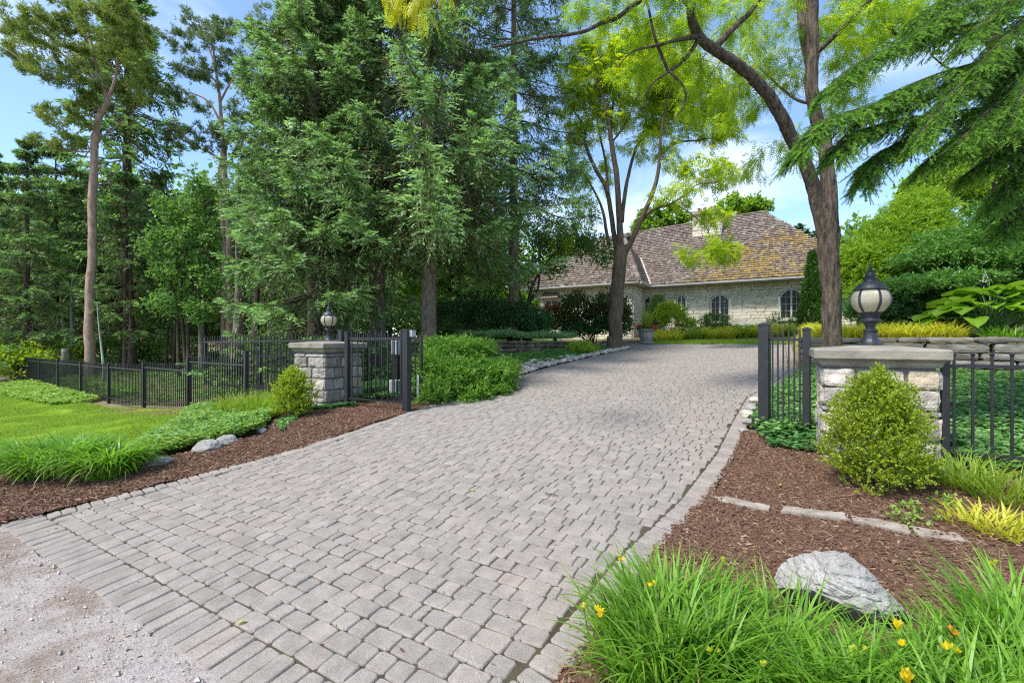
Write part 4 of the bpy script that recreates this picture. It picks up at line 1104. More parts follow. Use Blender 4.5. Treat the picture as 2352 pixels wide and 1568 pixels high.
dry_wall('garden_wall', 'low curved brown stone wall under the mound of silver ground cover', [(10.6, -7.75), (11.2, -7.3), (12, -6.9), (13.2, -6.55), (15.2, -6.30), (15.9, -6.4)], 1.52, M['ledge_brown'], (.085, .13), .28, seed=6, extra=-1.6, lrange=(.25, .7))
# ------------------------------------------------------------------ boulders and small stones
def boulder(name, label, c, dims, rot=(0, 0, 0), seed=0, mat='boulder', group=None, cuts=7, sub=5, amp=.10, sink=.25, cat='rock'):
    import bmesh
    from mathutils import Euler
    g = np.random.default_rng(seed); bm = bmesh.new(); bmesh.ops.create_icosphere(bm, subdivisions=sub, radius=1.0)
    V = np.array([v.co[:] for v in bm.verts]); F = np.array([[v.index for v in f.verts] for f in bm.faces]); bm.free()
    for _ in range(cuts):
        nrm = unit(g.normal(size=3)); k = g.uniform(.58, .88); d = V @ nrm; V = V - nrm * ((d - k).clip(0) * .97)[:, None]
    V = V * (1 + amp * .8 * fnoise(V + seed * 3.1, 1.3, 5) - amp * .7 * (1 - np.abs(vnoise(V * np.array([1, 1, 2.6]) + seed, 2.6))) ** 6 + amp * .25 * fnoise(V * np.array([1, 1, 3]) + seed, 7.0, 3))[:, None]
    V = V * np.array(dims) / 2
    R = np.array(Euler(rot).to_matrix()); V = V @ R.T
    c = np.asarray(c, float); lowz = V[:, 2].min(); V = V + c + UP * (-lowz - sink * dims[2])
    o = MB(); o.add(V, F); o = o.build(name, M[mat], loc=c, smooth=False)
    return tag(o, label, cat, group)
c = gpt(1925, 2.26)
boulder('boulder', 'big slanting grey limestone boulder lying on the mulch behind the daylilies', c , (.62, .42, .38), (.12, .27, -.35), 31, cuts=13, amp=.10, sink=.17, sub=6)
boulder('rock', 'pale cream flat rock tucked under the big boulder', gpt(1895, 1.98) + np.array([0, 0, .0]), (.26, .18, .13), (0, .2, .3), 5, 'white_rock', cuts=6, sub=4, sink=.3)
boulder('rock', 'small rounded white stone just below the boulder', gpt(1858, 2.10), (.11, .07, .07), (.3, .3, -.5), 7, 'white_rock', sub=4, sink=.2)
boulder('rock', 'dark grey low stone half hidden by daylily blades', gpt(1800, 1.98), (.24, .2, .12), (0, 0, .4), 9, 'boulder', sub=4, sink=.4)
for k, (px, y, d, lab) in enumerate(((362, 5.15, (.34, .24, .15), 'flat grey rock at the foot of the left grass clumps'), (478, 5.65, (.34, .26, .22), 'pale pitted rock in the pale ground cover'), (520, 5.9, (.40, .24, .17), 'low smooth grey rock at the edge of the left mulch strip'), (600, 6.5, (.22, .14, .10), 'small rock nearly buried at the end of the ground cover'))):
    p = gpt(px, y); s_, t_ = to_st(p[0], p[1]); boulder('rock', lab, p, d, (0, 0, k * .8), 20 + k, 'boulder', 'rocks along the left bed', sub=4, sink=.3)
for k, (px, y, d, lab) in enumerate(((1722, 5.9, .16, 'grey stone at the foot of the stout gate post'), (1716, 6.3, .18, 'pale stone behind the gate post along the drive edge'), (1728, 6.7, .16, 'rounded stone farther up the drive edge behind the post'), (1735, 7.2, .15, 'topmost of the edging stones behind the gate post'), (1708, 5.55, .12, 'small stone nearest the street beside the gate post'))):
    boulder('edging_rock', lab, gpt(px, y), (d * 1.3, d, d * .7), (0, 0, k), 40 + k, 'white_rock' if k % 2 else 'boulder', 'stones beside the gate post', sub=3, sink=.25)
slabs = [((1628, 3.70), (1765, 3.44), 'broken pale edging slab at the drive end of the row set flush in the mulch'), ((1796, 3.40), (1945, 3.18), 'long flush edging slab above the boulder'), ((1955, 3.16), (2085, 2.96), 'flush edging slab with weeds at its joints, right of the long one'), ((2100, 2.94), (2225, 2.80), 'darker edging slab near the yellow striped grass')]
for k, (a, b, lab) in enumerate(slabs):
    p, q = gpt(*a), gpt(*b); c = (p + q) / 2; ux = unit(q - p); uy = np.cross(UP, ux); mb = MB()
    V, F = cube_t(24, 5, 1); P = c + V[:, :1] * np.linalg.norm(q - p) / 2 * ux + V[:, 1:2] * .055 * uy
    P = P + uy * (fnoise(P, 9, 3) * .012)[:, None] + ux * (fnoise(P + 5, 9, 3) * .02)[:, None]
    s_, t_ = to_st(P[:, 0], P[:, 1]); P[:, 2] = H(s_, t_) + np.where(V[:, 2] > 0, .017 + .009 * fnoise(P, 11, 3), -.05)
    mb.add(P, F); tag(mb.build('edging_slab', M['slab'], loc=c), lab, 'stone', 'flush edging slabs in the mulch')
# river stones along the drive: far too many to count
mb = MB(); V0, F0_ = cube_t(3, 3, 3)
n = 760; s = rng.uniform(9.4, 17.2, n); t = tL(s) - .04 - np.abs(rng.uniform(0, .52, n)) * np.interp(s, [9.4, 11, 15, 17.2], [1.15, 1.0, .7, .3])
for k in range(n):
    r = rng.uniform(.035, .075); q = unit(V0) * np.array([1.25, 1, .7]) * r; a = rng.uniform(0, 6.28); q = np.stack([q[:, 0] * math.cos(a) - q[:, 1] * math.sin(a), q[:, 0] * math.sin(a) + q[:, 1] * math.cos(a), q[:, 2]], -1)
    q = q * (1 + .18 * vnoise(q + k, 20))[:, None]
    mb.add(st(s[k], t[k], hz(s[k], t[k]) + .02 + .05 * rng.uniform()) + q, F0_)
kind(mb.build('river_pebbles', M['pebble'], smooth=True), 'stuff')
# ------------------------------------------------------------------ stone house
def ts(px, py, s):          # (t, z) of a measured point on the plane s = const
    a = (px - CX) / FPX; y = s / (DV[0] * a + DV[1]); p = at(px, py, y); return float(p @ RV), float(p[2])
S_M, S_W = 25.4, 23.3       # main wall, projecting wing
T_WR = -6.55
Z0 = 1.70
house = thing('stone_house', 'low limestone house with a steep mossy cedar shake roof at the end of the drive', 'house', st(S_M, -2, Z0))
def arch_pts(t0, t1, z0, z1, rise, n=10):
    P = [(t0, z0), (t1, z0), (t1, z1 - rise)]
    for k in range(1, n):
        f = k / n; P.append((t1 + (t0 - t1) * f, z1 - rise + rise * math.sin(math.pi * f) ** .8))
    P.append((t0, z1 - rise)); return P
WIN = [(1478, 1510, 677, 748, .22), (1553, 1577, 674, 741, .2), (1630, 1677, 674, 741, .3), (1789, 1847, 661, 733, .34)]
wins = []
for (x0, x1, y0, y1, rise) in WIN:
    t0, zt_ = ts(x0, y0, S_M); t1, zb_ = ts(x1, y1, S_M); _, zt2 = ts((x0 + x1) / 2, y0, S_M); _, zb2 = ts((x0 + x1) / 2, y1, S_M)
    wins.append((t0, t1, max(zb2, Z0 + .3), zt2, rise))
t0, z1_ = ts(1251, 688, S_W); t1, z0_ = ts(1282, 722, S_W); wing_win = (t0, t1, z0_, z1_, .01)
def stone_face(mb, org, ux, nn, x0, x1, z0, z1, holes, g):
    z = z0
    while z < z1 - .03:
        h = min(g.choice([.07, .10, .13, .16, .21], p=[.2, .25, .25, .2, .1]), z1 - z)
        x = x0
        while x < x1 - .01:
            l = g.uniform(.25, .85) * (1.0 if h > .12 else 1.2)
            if x1 - (x + l) < .2: l = x1 - x
            parts = [(x, x + l)]
            for (a, b, c, d, r) in holes:
                if z + h > c - .02 and z < d + .02:
                    q = []
                    for (u, v) in parts:
                        if v <= a or u >= b: q.append((u, v)); continue
                        if z > d - r - .02:       # under the arch keep the spandrels
                            f = max(0., min(1., (z + h * .5 - (d - r)) / r)); cut = (b - a) / 2 * (1 - math.sqrt(max(0, 1 - f ** 1.6))); aa, bb = a + cut, b - cut
                        else: aa, bb = a, b
                        if u < aa: q.append((u, aa))
                        if v > bb: q.append((bb, v))
                    parts = q
            for (u, v) in parts:
                if v - u < .05: continue
                pr = g.uniform(.0, .025)
                rock_box(mb, org + ux * (u + v) / 2 + nn * (pr - .05) + UP * (z + h / 2), ux, nn, UP, v - u - .012, .16, h - .010, (5, 1, 3), 10, .012, 5)
            x += l
        z += h
g = np.random.default_rng(5)
mb = MB(); stone_face(mb, st(S_M, 0), RV, -DV, T_WR, 2.9, Z0, 4.42, wins, g); mb.build('main_wall', M['house_stone'], house)
mb = MB(); stone_face(mb, st(S_W, 0), RV, -DV, -12.6, T_WR, Z0 - .1, 4.42, [wing_win], g)
stone_face(mb, st(0, T_WR), DV, RV, S_W, S_M, Z0 - .1, 4.42, [], g); mb.build('wing_wall', M['house_stone'], house)
mb = MB(); stone_face(mb, st(0, 2.9), DV, RV, S_M, 35, Z0 - .1, 4.42, [], g); mb.build('gable_wall', M['house_stone'], house)
mb = MB()      # structural core behind the stone facing, with window recesses left open
def core(s_in, a, b, holes):
    xs = sorted({a, b, *[h[0] for h in holes], *[h[1] for h in holes]})
    for u, v in zip(xs[:-1], xs[1:]):
        hh = [h for h in holes if h[0] <= u + 1e-6 and h[1] >= v - 1e-6]
        for (z0, z1) in ([(Z0 - .3, 4.44)] if not hh else [(Z0 - .3, hh[0][2]), (hh[0][3], 4.44)]):
            mb.box(st(s_in, (u + v) / 2, (z0 + z1) / 2), RV, DV, UP, v - u, .20, z1 - z0)
core(S_M + .083, T_WR, 2.88, wins); core(S_W + .083, -12.6, T_WR - .05, [wing_win])
mb.box(st((S_W + S_M) / 2 + .1, T_WR - .084, 3.0), DV, RV, UP, S_M - S_W - .1, .2, 2.9)
mb.box(st(30.2, 2.74, 3.0), DV, RV, UP, 9.6, .2, 2.9)
mb.build('masonry_core', M['house_mortar'], house)
def window(t0, t1, z0, z1, rise, s, label=None, cols=2):
    c = st(s, (t0 + t1) / 2, z0)
    fr, gl, bars = MB(), MB(), MB(); w = t1 - t0
    outer = arch_pts(t0 + .01, t1 - .01, z0, z1 - .01, rise); inner = arch_pts(t0 + .09, t1 - .09, z0 + .085, z1 - .09, rise * .9)
    for sgn, ss_ in ((0, s - .01), (1, s + .09)):
        pass
    o1 = np.array([st(s - .0, t, z) for t, z in outer]); i1 = np.array([st(s - .0, t, z) for t, z in inner]); o2 = o1 + DV * .1; i2 = i1 + DV * .1
    n = len(outer)
    fr.add(np.vstack([o1, i1, i2]), [[k, (k + 1) % n, n + (k + 1) % n, n + k] for k in range(n)] + [[n + k, n + (k + 1) % n, 2 * n + (k + 1) % n, 2 * n + k] for k in range(n)])
    if cols == 2: fr.box(st(s + .035, (t0 + t1) / 2, (z0 + z1) / 2), RV, DV, UP, .075, .05, z1 - z0 - .16)
    f = fr.build('window', M['white_trim'], house)
    gl.poly([st(s + .085, t, z) for t, z in inner]); gl.build('pane', M['glass'], f)
    m = 4
    for k in range(1, m):
        if cols == 2 and k == m // 2: continue
        t = t0 + .075 + (w - .15) * k / m; bars.box(st(s + .07, t, (z0 + z1) / 2), RV, DV, UP, .016, .014, z1 - z0 - .2)
    rows = 4
    for k in range(1, rows): bars.box(st(s + .0722, (t0 + t1) / 2, z0 + .07 + (z1 - z0 - .15) * k / rows), RV, DV, UP, w - .16, .0136, .016)
    bars.build('muntin', M['white_trim'], f)
    sl = MB(); sl.box(st(s - .03, (t0 + t1) / 2, z0 - .045), RV, DV, UP, w + .14, .2, .085, bev=.01); sl.build('sill', M['house_stone'], f)
    if rise > .1:       # ring of arch stones
        a = arch_pts(t0, t1, z0, z1, rise)[2:]; vb = MB()
        for (p, q) in zip(a[:-1], a[1:]):
            p, q = np.array(p), np.array(q); d = q - p; nr = np.array([d[1], -d[0]]) / np.linalg.norm(d); nr = nr if nr[1] > 0 or abs(nr[0]) > .9 else -nr
            P = [st(s - .045, *(p)), st(s - .045, *(q)), st(s - .045, *(q + nr * .13)), st(s - .045, *(p + nr * .13))]
            vb.prism(P, [x - DV * -.09 for x in P])
        vb.build('arch_surround', M['white_trim'], f)
for w in wins: window(*w, S_M + .02)
window(*wing_win, S_W + .02)
# small hood over the wing window
mb = MB(); t0, t1, z0, z1, _ = wing_win
mb.prism([st(S_W - .02, t0 - .12, z1 + .06), st(S_W - .02, t1 + .12, z1 + .06), st(S_W - .35, t1 + .12, z1 + .06), st(S_W - .35, t0 - .12, z1 + .06)], [st(S_W - .02, t0 - .02, z1 + .42), st(S_W - .02, t1 + .02, z1 + .42), st(S_W - .03, t1 + .02, z1 + .42), st(S_W - .03, t0 - .02, z1 + .42)])
mb.build('window_hood', M['shake'], house)
# roof ------------------------------------------------------------
KM = .83; ZE = 4.55
zm = lambda s: ZE + KM * (s - 25.0)
def plane_shakes(mb, poly, eave_dir, expo=.205, wid=(.09, .18), moss=None, seed=0):
    """courses of split shakes laid over the face whose outline is poly (3-D, planar)"""
    g = np.random.default_rng(seed); poly = np.asarray(poly, float); o = poly[0]; e = unit(np.asarray(eave_dir, float))
    nrm = None
    for k in range(1, len(poly) - 1):
        c = np.cross(poly[k] - o, poly[k + 1] - o)
        if np.linalg.norm(c) > 1e-3: nrm = unit(c); break
    if nrm[2] < 0: nrm = -nrm
    up = np.cross(nrm, e); up = up if up[2] > 0 else -up
    q = np.stack([(poly - o) @ e, (poly - o) @ up], -1); lo, hi = q.min(0), q.max(0)
    us, vs, ws = [], [], []; y = lo[1]; r = 0
    while y < hi[1]:
        x = lo[0] - g.uniform(0, .2)
        while x < hi[0]:
            w = g.uniform(*wid); us.append(x + w / 2); vs.append(y + g.normal(0, .012)); ws.append(w); x += w
        y += expo
    us, vs, ws = map(np.array, (us, vs, ws)); k = in_poly(us, vs + expo * .45, q); us, vs, ws = us[k], vs[k], ws[k]; n = len(us)
    th = g.uniform(.040, .062, n); L = expo * 1.12
    B = o + e * us[:, None] + up * vs[:, None]
    sk = g.normal(0, .02, n)[:, None]
    a = B - e * (ws / 2 - .004)[:, None] + nrm * (th + .012)[:, None]; b = B + e * (ws / 2 - .004)[:, None] + nrm * (th + .012)[:, None]
    c = b + up * L - nrm * th[:, None] + e * sk * .3; d = a + up * L - nrm * th[:, None] + e * sk * .3
    a0 = a - nrm * (th + .006)[:, None]; b0 = b - nrm * (th + .006)[:, None]
    V = np.stack([a, b, c, d, a0, b0], 1)
    mb.add(V.reshape(-1, 3), (np.arange(n)[:, None, None] * 6 + np.array([[0, 1, 2, 3], [4, 5, 1, 0]])[None]).reshape(-1, 4))
    mb.poly(poly - nrm * .002, 1)
tR2 = -.85; R2 = st(30.5, tR2, zm(30.5)); E = st(25, 3.2, ZE); R1 = st(29.75, -11.5, zm(29.75))
VA = st(25, -6.1, ZE); VB = st(27.6, -7.45, zm(27.6))
mb = MB(); plane_shakes(mb, [VA, E, R2, R1, st(27.6, -11.5, zm(27.6)), VB], RV, seed=1); mb.build('main_roof', [M['shake'], M['roof_under']], house)
# hip end of the front wing, mossy
ap = R2 + (E - R2) * .24 + UP * .10
T1, _ = ts(1552, 652, 24.8)
A1 = st(24.72, T1, ZE - .03); A2 = st(24.72, 3.45, ZE - .03)
mb = MB(); plane_shakes(mb, [A1, A2, ap], RV, seed=2); mb.build('hip_roof', [M['shake_moss'], M['roof_under']], house)
mb = MB(); E2 = st(36, 3.2, ZE); plane_shakes(mb, [E, E2, R2], DV, seed=3); mb.build('side_roof', [M['shake_moss'], M['roof_under']], house)
KS = 1.66; zw = lambda s: ZE + KM * (s - 22.9)
W1 = st(22.9, -6.1, ZE); q = 3.6; W2 = st(22.9 + q, -6.1 - q / 2, zw(22.9 + q)); W3 = st(22.9 + q + .2, -10.6, zw(22.9 + q + .2)); W4 = st(22.9, -13.2, ZE)
mb = MB(); plane_shakes(mb, [W4, W1, W2, W3], RV, seed=4)
plane_shakes(mb, [W1, VA, st(25 + 2.2, -6.1 - 1.1, zm(27.2)), W2], DV, seed=5); mb.build('wing_roof', [M['shake'], M['roof_under']], house)
mb = MB(); bk = st(30.2, -10.6, 4.6); mb.poly([R2, E2, st(36, -11.5, ZE), R1]); mb.poly([W2, W3, st(29.9, -10.6, zm(29.7)), R1 + RV * 3]); mb.poly([W4, W3, st(28, -13.2, ZE)]); mb.build('rear_roof', M['roof_under'], house)
def ridge_caps(name, a, b, parent, w=.13, mat='shake'):
    mb = MB(); d = b - a; n = int(np.linalg.norm(d) / .22); u = unit(d); sd = unit(np.cross(u, UP)); nn = np.cross(sd, u)
    for k in range(n):
        c = a + d * (k + .5) / n + nn * (.045 + rng.normal(0, .006)); mb.prism([c - sd * w - nn * .05 - u * .13, c + sd * w - nn * .05 - u * .13, c + sd * w - nn * .07 + u * .13, c - sd * w - nn * .07 + u * .13], [c - sd * .02 + nn * .02 - u * .13, c + sd * .02 + nn * .02 - u * .13, c + sd * .02 + u * .13, c - sd * .02 + u * .13])
    return mb.build(name, M[mat], parent)
ridge_caps('ridge_cap', R1, R2, house); ridge_caps('hip_cap', E, R2, house); ridge_caps('hip_cap', A1 + UP * .02, ap, house, .07); ridge_caps('hip_cap', W1, W2, house)
mb = MB(); sd = unit(np.cross(VB - VA, UP)); v0, v1 = VA + UP * .07 - DV * .02, st(27.2, -7.2, zm(27.2)) + UP * .09
mb.prism([v0 - sd * .10, v0 + sd * .10, v1 + sd * .08, v1 - sd * .08], [p + UP * .012 for p in (v0 - sd * .10, v0 + sd * .10, v1 + sd * .08, v1 - sd * .08)]); mb.build('valley_flashing', M['flash'], house)
# soffit, fascia, gutters
def gutter(a, b, outw, name='gutter'):
    mb = MB(); d = unit(b - a); prof = [(0, .02), (.11, .02), (.125, .0), (.115, -.06), (.08, -.10), (0, -.11)]
    V = np.array([[p + outw * x + UP * (z - .055) for (x, z) in prof] for p in (a, b)]); n = len(prof)
    mb.add(V.reshape(-1, 3), [[k, k + 1, n + k + 1, n + k] for k in range(n - 1)]); mb.poly(V[0]); mb.poly(V[1])
    return mb.build(name, M['gutter'], house)
gutter(VA - DV * .02, st(24.98, T1, ZE), -DV); gutter(A1, A2, -DV); gutter(W4 - DV * .02, W1 - DV * .02, -DV); gutter(W1 + RV * .02, VA + RV * .02 - DV * .14, RV)
mb = MB()
mb.box(st(25.15, (T_WR + 3.2) / 2, 4.46), RV, DV, UP, 3.2 - T_WR + .1, .56, .05); mb.box(st(23.05, (T_WR - 13) / 2, 4.46), RV, DV, UP, 6.4, .56, .05); mb.box(st(24.0, -6.32, 4.455), DV, RV, UP, 1.6, .42, .05)
mb.box(st(30, 3.05, 4.46), DV, RV, UP, 10.4, .4, .05)
mb.build('soffit', M['white_trim'], house)
mb = MB()      # frieze of upright stones under the soffit
x = T_WR + .02
while x < 2.9:
    mb.box(st(S_M - .05, x + .05, 4.33), RV, DV, UP, .092, .06, .17, bev=.008); x += .104
mb.build('frieze', M['house_stone'], house)
# chimney
tc, _ = ts(1626, 530, 29.2); ch = MB(); gch = np.random.default_rng(2)
for (ux, nn, hw, hd) in ((RV, -DV, .76, .45), (DV, RV, .45, .76), (RV, DV, .76, .45), (DV, -RV, .45, .76)):
    stone_face(ch, st(29.2, tc, 0) + nn * hd, ux, nn, -hw, hw, 6.9, 8.95, [], gch)
ch.box(st(29.2, tc, 7.75), RV, DV, UP, 1.42, .8, 2.4)
chim = ch.build('chimney', M['house_stone'], house)
mb = MB(); mb.box(st(29.2, tc, 9.02), RV, DV, UP, 1.78, 1.16, .13, bev=.02); mb.box(st(29.2, tc, 9.145), RV, DV, UP, 1.6, 1.0, .11, bev=.02); mb.build('chimney_cap', M['cap'], chim)
for k in range(4):
    mb = MB(); mb.lathe([(.10, 9.19), (.11, 9.22), (.085, 9.26), (.075, 9.40), (.10, 9.43), (.10, 9.46), (.07, 9.46)], st(29.2, tc - .5 + k * .33, 0), 12); mb.build('chimney_pot', M['pot'], chim)
# gas meter on the wall
tm, zmm = ts(1715, 747, S_M - .12); mb = MB(); c = st(S_M - .16, tm, zmm); mb.lathe([(.0, -.08), (.14, -.08), (.16, -.05), (.16, .05), (.14, .08), (0, .08)], (0, 0, 0), 18)
V = mb.v[0]; mb.v[0] = c + V[:, :1] * RV + V[:, 1:2] * UP + V[:, 2:] * (-DV); mb.tube([c - UP * .1, c - UP * .35, c - UP * .6], .025, 6); mb.tube([c + RV * .1, c + RV * .25, c + RV * .27 - UP * .5], .02, 6)
mb.build('gas_meter', M['grey_box'], house)
# entry paving in front of the wing
mb = MB(); g = np.random.default_rng(4)
for k in range(9):
    for l in range(3):
        s_, t_ = 19.55 + l * .62, -10.4 + k * .66
        rock_box(mb, st(s_, t_ + .3 * (l % 2), hz(s_, t_) + .0), RV, DV, UP, .63, .59, .05, (3, 3, 1), 12, .006, 6)
kind(mb.build('entry_path', M['slab']), 'structure')
# ------------------------------------------------------------------ trees
def plant_tree(name, label, cat, base, tr, cr, bark_m, leaf_m, group=None, crown='crown'):
    th = thing(name, label, cat, base, group)
    tr.build('trunk', bark_m, th, smooth=True)
    if cr is not None: cr.build(crown, leaf_m, th)
    return th
# --- the three near spruces
def near_spruce(px, y, label, seed, **kw):
    global rng
    rng = np.random.default_rng(seed)
    b = gpt(px, y); tr, cr = spruce_geo(b, **kw)
    return plant_tree('spruce_tree', label, 'tree', b, tr, cr, [M['bark_spruce'], M['twig']], [M['spruce'], M['spruce_dry'], M['spruce_tip'], M['spruce_old']], 'tall spruces behind the far pillar')
near_spruce(985, 12.7, 'tall spruce with a bare knotty pale trunk beside the sliding gate end', 11, Ht=17.5, zb=4.3, R=3.9, nbr=175, lets=58, shoots=15, sl=.15, sw=.034, droop=.34, hang=.5, dry=.5, r0=.21, whorl=.85)
near_spruce(866, 13.8, 'tall spruce with a thick brown trunk behind the far pillar', 12, Ht=18, zb=4.2, R=4.0, nbr=165, lets=56, shoots=14, sl=.16, sw=.036, droop=.36, hang=.5, dry=.6, r0=.26, whorl=.9)
near_spruce(722, 12.6, 'full blue green spruce whose skirts hang down to the fence, left of the far lantern', 13, Ht=15.5, zb=1.15, R=2.6, nbr=205, lets=52, shoots=14, sl=.15, sw=.034, droop=.32, hang=.42, dry=.25, r0=.2, taper=.7, whorl=.7)
near_spruce(1180, 16.5, 'dark spruce with hanging boughs just left of the multi stemmed locust', 14, Ht=18, zb=5.3, R=3.0, nbr=125, lets=42, shoots=13, sl=.17, sw=.036, droop=.42, hang=.7, dry=.4, r0=.18, taper=.55, whorl=.95)
# --- pines
def pine(px, y, label, trunks, limbs, blobs, leaf, seed, nt=26):
    global rng
    rng = np.random.default_rng(seed); sk = Skel(); b = gpt(px, y)
    for pts, r0, r1 in trunks:
        P = [at(x, yy, y) for x, yy in pts]; P[0] = np.array([P[0][0], P[0][1], hxy(P[0][0], P[0][1]) - .1]); sk.limb(P, r0, r1, 14, skip=4)
    for pts, r0, r1 in limbs:
        dy = rng.uniform(-1.2, 1.2); sk.limb([at(x, yy, y + dy * k / len(pts)) for k, (x, yy) in enumerate(pts)], r0, r1, 7)
    u = y / FPX
    bl = [(at(cx, cy, y + rng.uniform(-1.6, 1.6)), (rx * u, max(rx, ry) * u * .9, ry * u), int(nt * (rx * ry) / 2400 + 6)) for cx, cy, rx, ry in blobs]
    S, D = sk.twigs(bl, .010, 19, .3, .35, 5, .10, .05, .16)
    cr = MB(); pine_tufts(cr, S, D, .20, .030, 8)
    plant_tree('pine_tree', label, 'tree', b, sk.mb, cr, M['bark_pine'], leaf, 'old pines on the left')
pine(207, 21, 'leaning orange barked pine with a broad windswept olive crown, leftmost pine', [([(205, 866), (207, 700), (210, 590), (214, 450), (219, 310), (232, 262), (245, 232), (228, 198), (205, 168)], .21, .09)],
     [([(243, 230), (262, 190), (275, 120), (300, 50)], .09, .03), ([(228, 200), (215, 130), (200, 60), (190, 0)], .08, .03), ([(205, 170), (150, 130), (90, 95), (25, 60)], .07, .02), ([(210, 190), (140, 170), (70, 150), (10, 110)], .05, .02), ([(222, 300), (170, 280), (110, 270)], .05, .02), ([(217, 330), (255, 300), (320, 250)], .05, .02), ([(215, 350), (150, 345), (100, 330)], .04, .015)],
     [(70, 45, 62, 30), (40, 75, 40, 22), (150, 30, 75, 45), (235, 40, 75, 55), (300, 95, 50, 65), (205, 105, 95, 45), (95, 120, 75, 28), (25, 125, 25, 14), (250, 165, 70, 45), (150, 175, 70, 30), (135, 270, 65, 20), (300, 215, 45, 40), (120, 320, 60, 22), (190, 230, 40, 20), (55, 155, 35, 15), (320, 170, 30, 50)], M['pine'], 21)
pine(524, 24, 'twin stemmed orange barked pine with a thin grey green crown', [([(528, 862), (527, 610), (523, 480), (518, 400), (513, 310), (507, 250), (500, 190), (490, 110)], .19, .05), ([(513, 862), (516, 600), (510, 480), (506, 390), (514, 330)], .15, .08)],
     [([(511, 290), (480, 235), (440, 215), (400, 212)], .07, .02), ([(516, 375), (480, 350), (440, 330), (410, 290), (395, 260)], .07, .02), ([(505, 235), (530, 190), (560, 150)], .06, .02), ([(498, 190), (450, 140), (410, 110)], .05, .02), ([(520, 330), (560, 310), (600, 285)], .05, .015), ([(495, 150), (470, 90), (440, 40)], .05, .02), ([(518, 400), (470, 470), (400, 490)], .04, .01)],
     [(455, 55, 55, 28), (415, 95, 35, 28), (500, 90, 50, 38), (545, 140, 45, 35), (430, 160, 45, 26), (490, 175, 45, 30), (575, 200, 32, 35), (560, 265, 40, 35), (440, 245, 50, 24), (400, 315, 45, 25), (480, 320, 50, 35), (540, 330, 45, 28), (520, 55, 30, 20), (390, 215, 25, 18)], M['pine_blue'], 22, 24)
pine(618, 28, 'slim pine trunk rising between the twin pine and the spruces', [([(620, 858), (619, 600), (617, 375), (617, 270), (613, 165), (612, 60)], .17, .05)],
     [([(616, 240), (640, 190), (660, 150)], .05, .02), ([(614, 180), (585, 130), (570, 90)], .05, .02)], [(620, 60, 45, 50), (585, 110, 35, 35), (645, 140, 35, 35), (600, 190, 35, 22)], M['pine_blue'], 23, 22)
# --- right honey locust
rng = np.random.default_rng(31)
sk = Skel(); yb = 8.4; b = gpt(1913, yb)
tb = [(1915, 900, 8.4), (1912, 790, 8.4), (1908, 690, 8.4), (1906, 600, 8.4), (1901, 530, 8.4), (1893, 470, 8.4)]
P = [at(*p) for p in tb]; P[0][2] = b[2] - .1
sk.limb(P, .138, .178, 72, 14, wob=.10, wsc=14, node=False)
sk.mb.tube([b - UP * .1, b + UP * .12, b + UP * .45], [.25, .18, .14], 24, wob=.12, wsc=5)
sk.limb([at(*p) for p in [(1905, 610, 8.4), (1890, 520, 8.4), (1874, 455, 8.38), (1852, 385, 8.25), (1815, 305, 8.1), (1780, 245, 8.0), (1748, 205, 7.9), (1700, 155, 7.75), (1650, 120, 7.6), (1612, 92, 7.5), (1592, 50, 7.4), (1586, 0, 7.3), (1592, -90, 7.2)]], .136, .062, 56, 9, wob=.10, wsc=14)
sk.limb([at(*p) for p in [(1902, 600, 8.42), (1903, 520, 8.44), (1906, 450, 8.5), (1902, 390, 8.55), (1890, 325, 8.6), (1874, 265, 8.6), (1867, 215, 8.6), (1866, 120, 8.6), (1866, 20, 8.6), (1872, -120, 8.5)]], .134, .10, 56, 9, wob=.10, wsc=14)
sk.limb([at(*p) for p in [(1868, 175, 8.7), (1852, 110, 9.0), (1844, 40, 9.2), (1838, -60, 9.4)]], .10, .08, 14)
sk.limb([at(*p) for p in [(1605, 85, 7.5), (1560, 92, 7.2), (1510, 105, 7.0), (1455, 118, 6.9), (1420, 150, 6.8)]], .045, .006, 9)
sk.limb([at(*p) for p in [(1600, 100, 7.5), (1570, 140, 7.3), (1535, 165, 7.1), (1500, 190, 7.0), (1470, 235, 6.9)]], .038, .006, 9)
sk.limb([at(*p) for p in [(1535, 165, 7.1), (1505, 90, 7.0), (1490, 20, 6.9), (1470, -40, 6.8)]], .026, .014, 7)
sk.limb([at(*p) for p in [(1535, 162, 7.1), (1570, 200, 7.0), (1572, 240, 7.0), (1540, 285, 6.9), (1520, 310, 6.9)]], .022, .006, 7)
sk.limb([at(*p) for p in [(1640, 112, 7.6), (1690, 60, 7.7), (1730, 20, 7.8), (1760, -30, 7.9)]], .06, .035, 9)
sk.limb([at(*p) for p in [(1590, 20, 7.4), (1540, -35, 7.2), (1490, -8, 7.0), (1455, 12, 6.9), (1420, 40, 6.8), (1380, 55, 6.7), (1330, 76, 6.6), (1225, 91, 6.4), (1130, 108, 6.2)]], .055, .016, 8)
sk.limb([at(*p) for p in [(1588, -20, 7.3), (1480, -80, 6.7), (1280, -95, 6.0), (1100, -75, 5.3), (960, -45, 4.9)]], .05, .012, 8)
sk.limb([at(*p) for p in [(1868, 130, 8.6), (1920, 80, 8.3), (1980, 20, 8.0), (2040, -40, 7.8)]], .05, .03, 8)
sk.limb([at(*p) for p in [(1876, 240, 8.6), (1830, 230, 8.8), (1780, 190, 9.0), (1740, 150, 9.2)]], .035, .015, 7)
u = yb / FPX
sk.twigs([(at(1250, 85, 6.5), (.75, .5, .30), 34), (at(1390, 60, 6.8), (.45, .4, .22), 14)], .0035, 1, .1, .3, 6, .05, .008, .25)
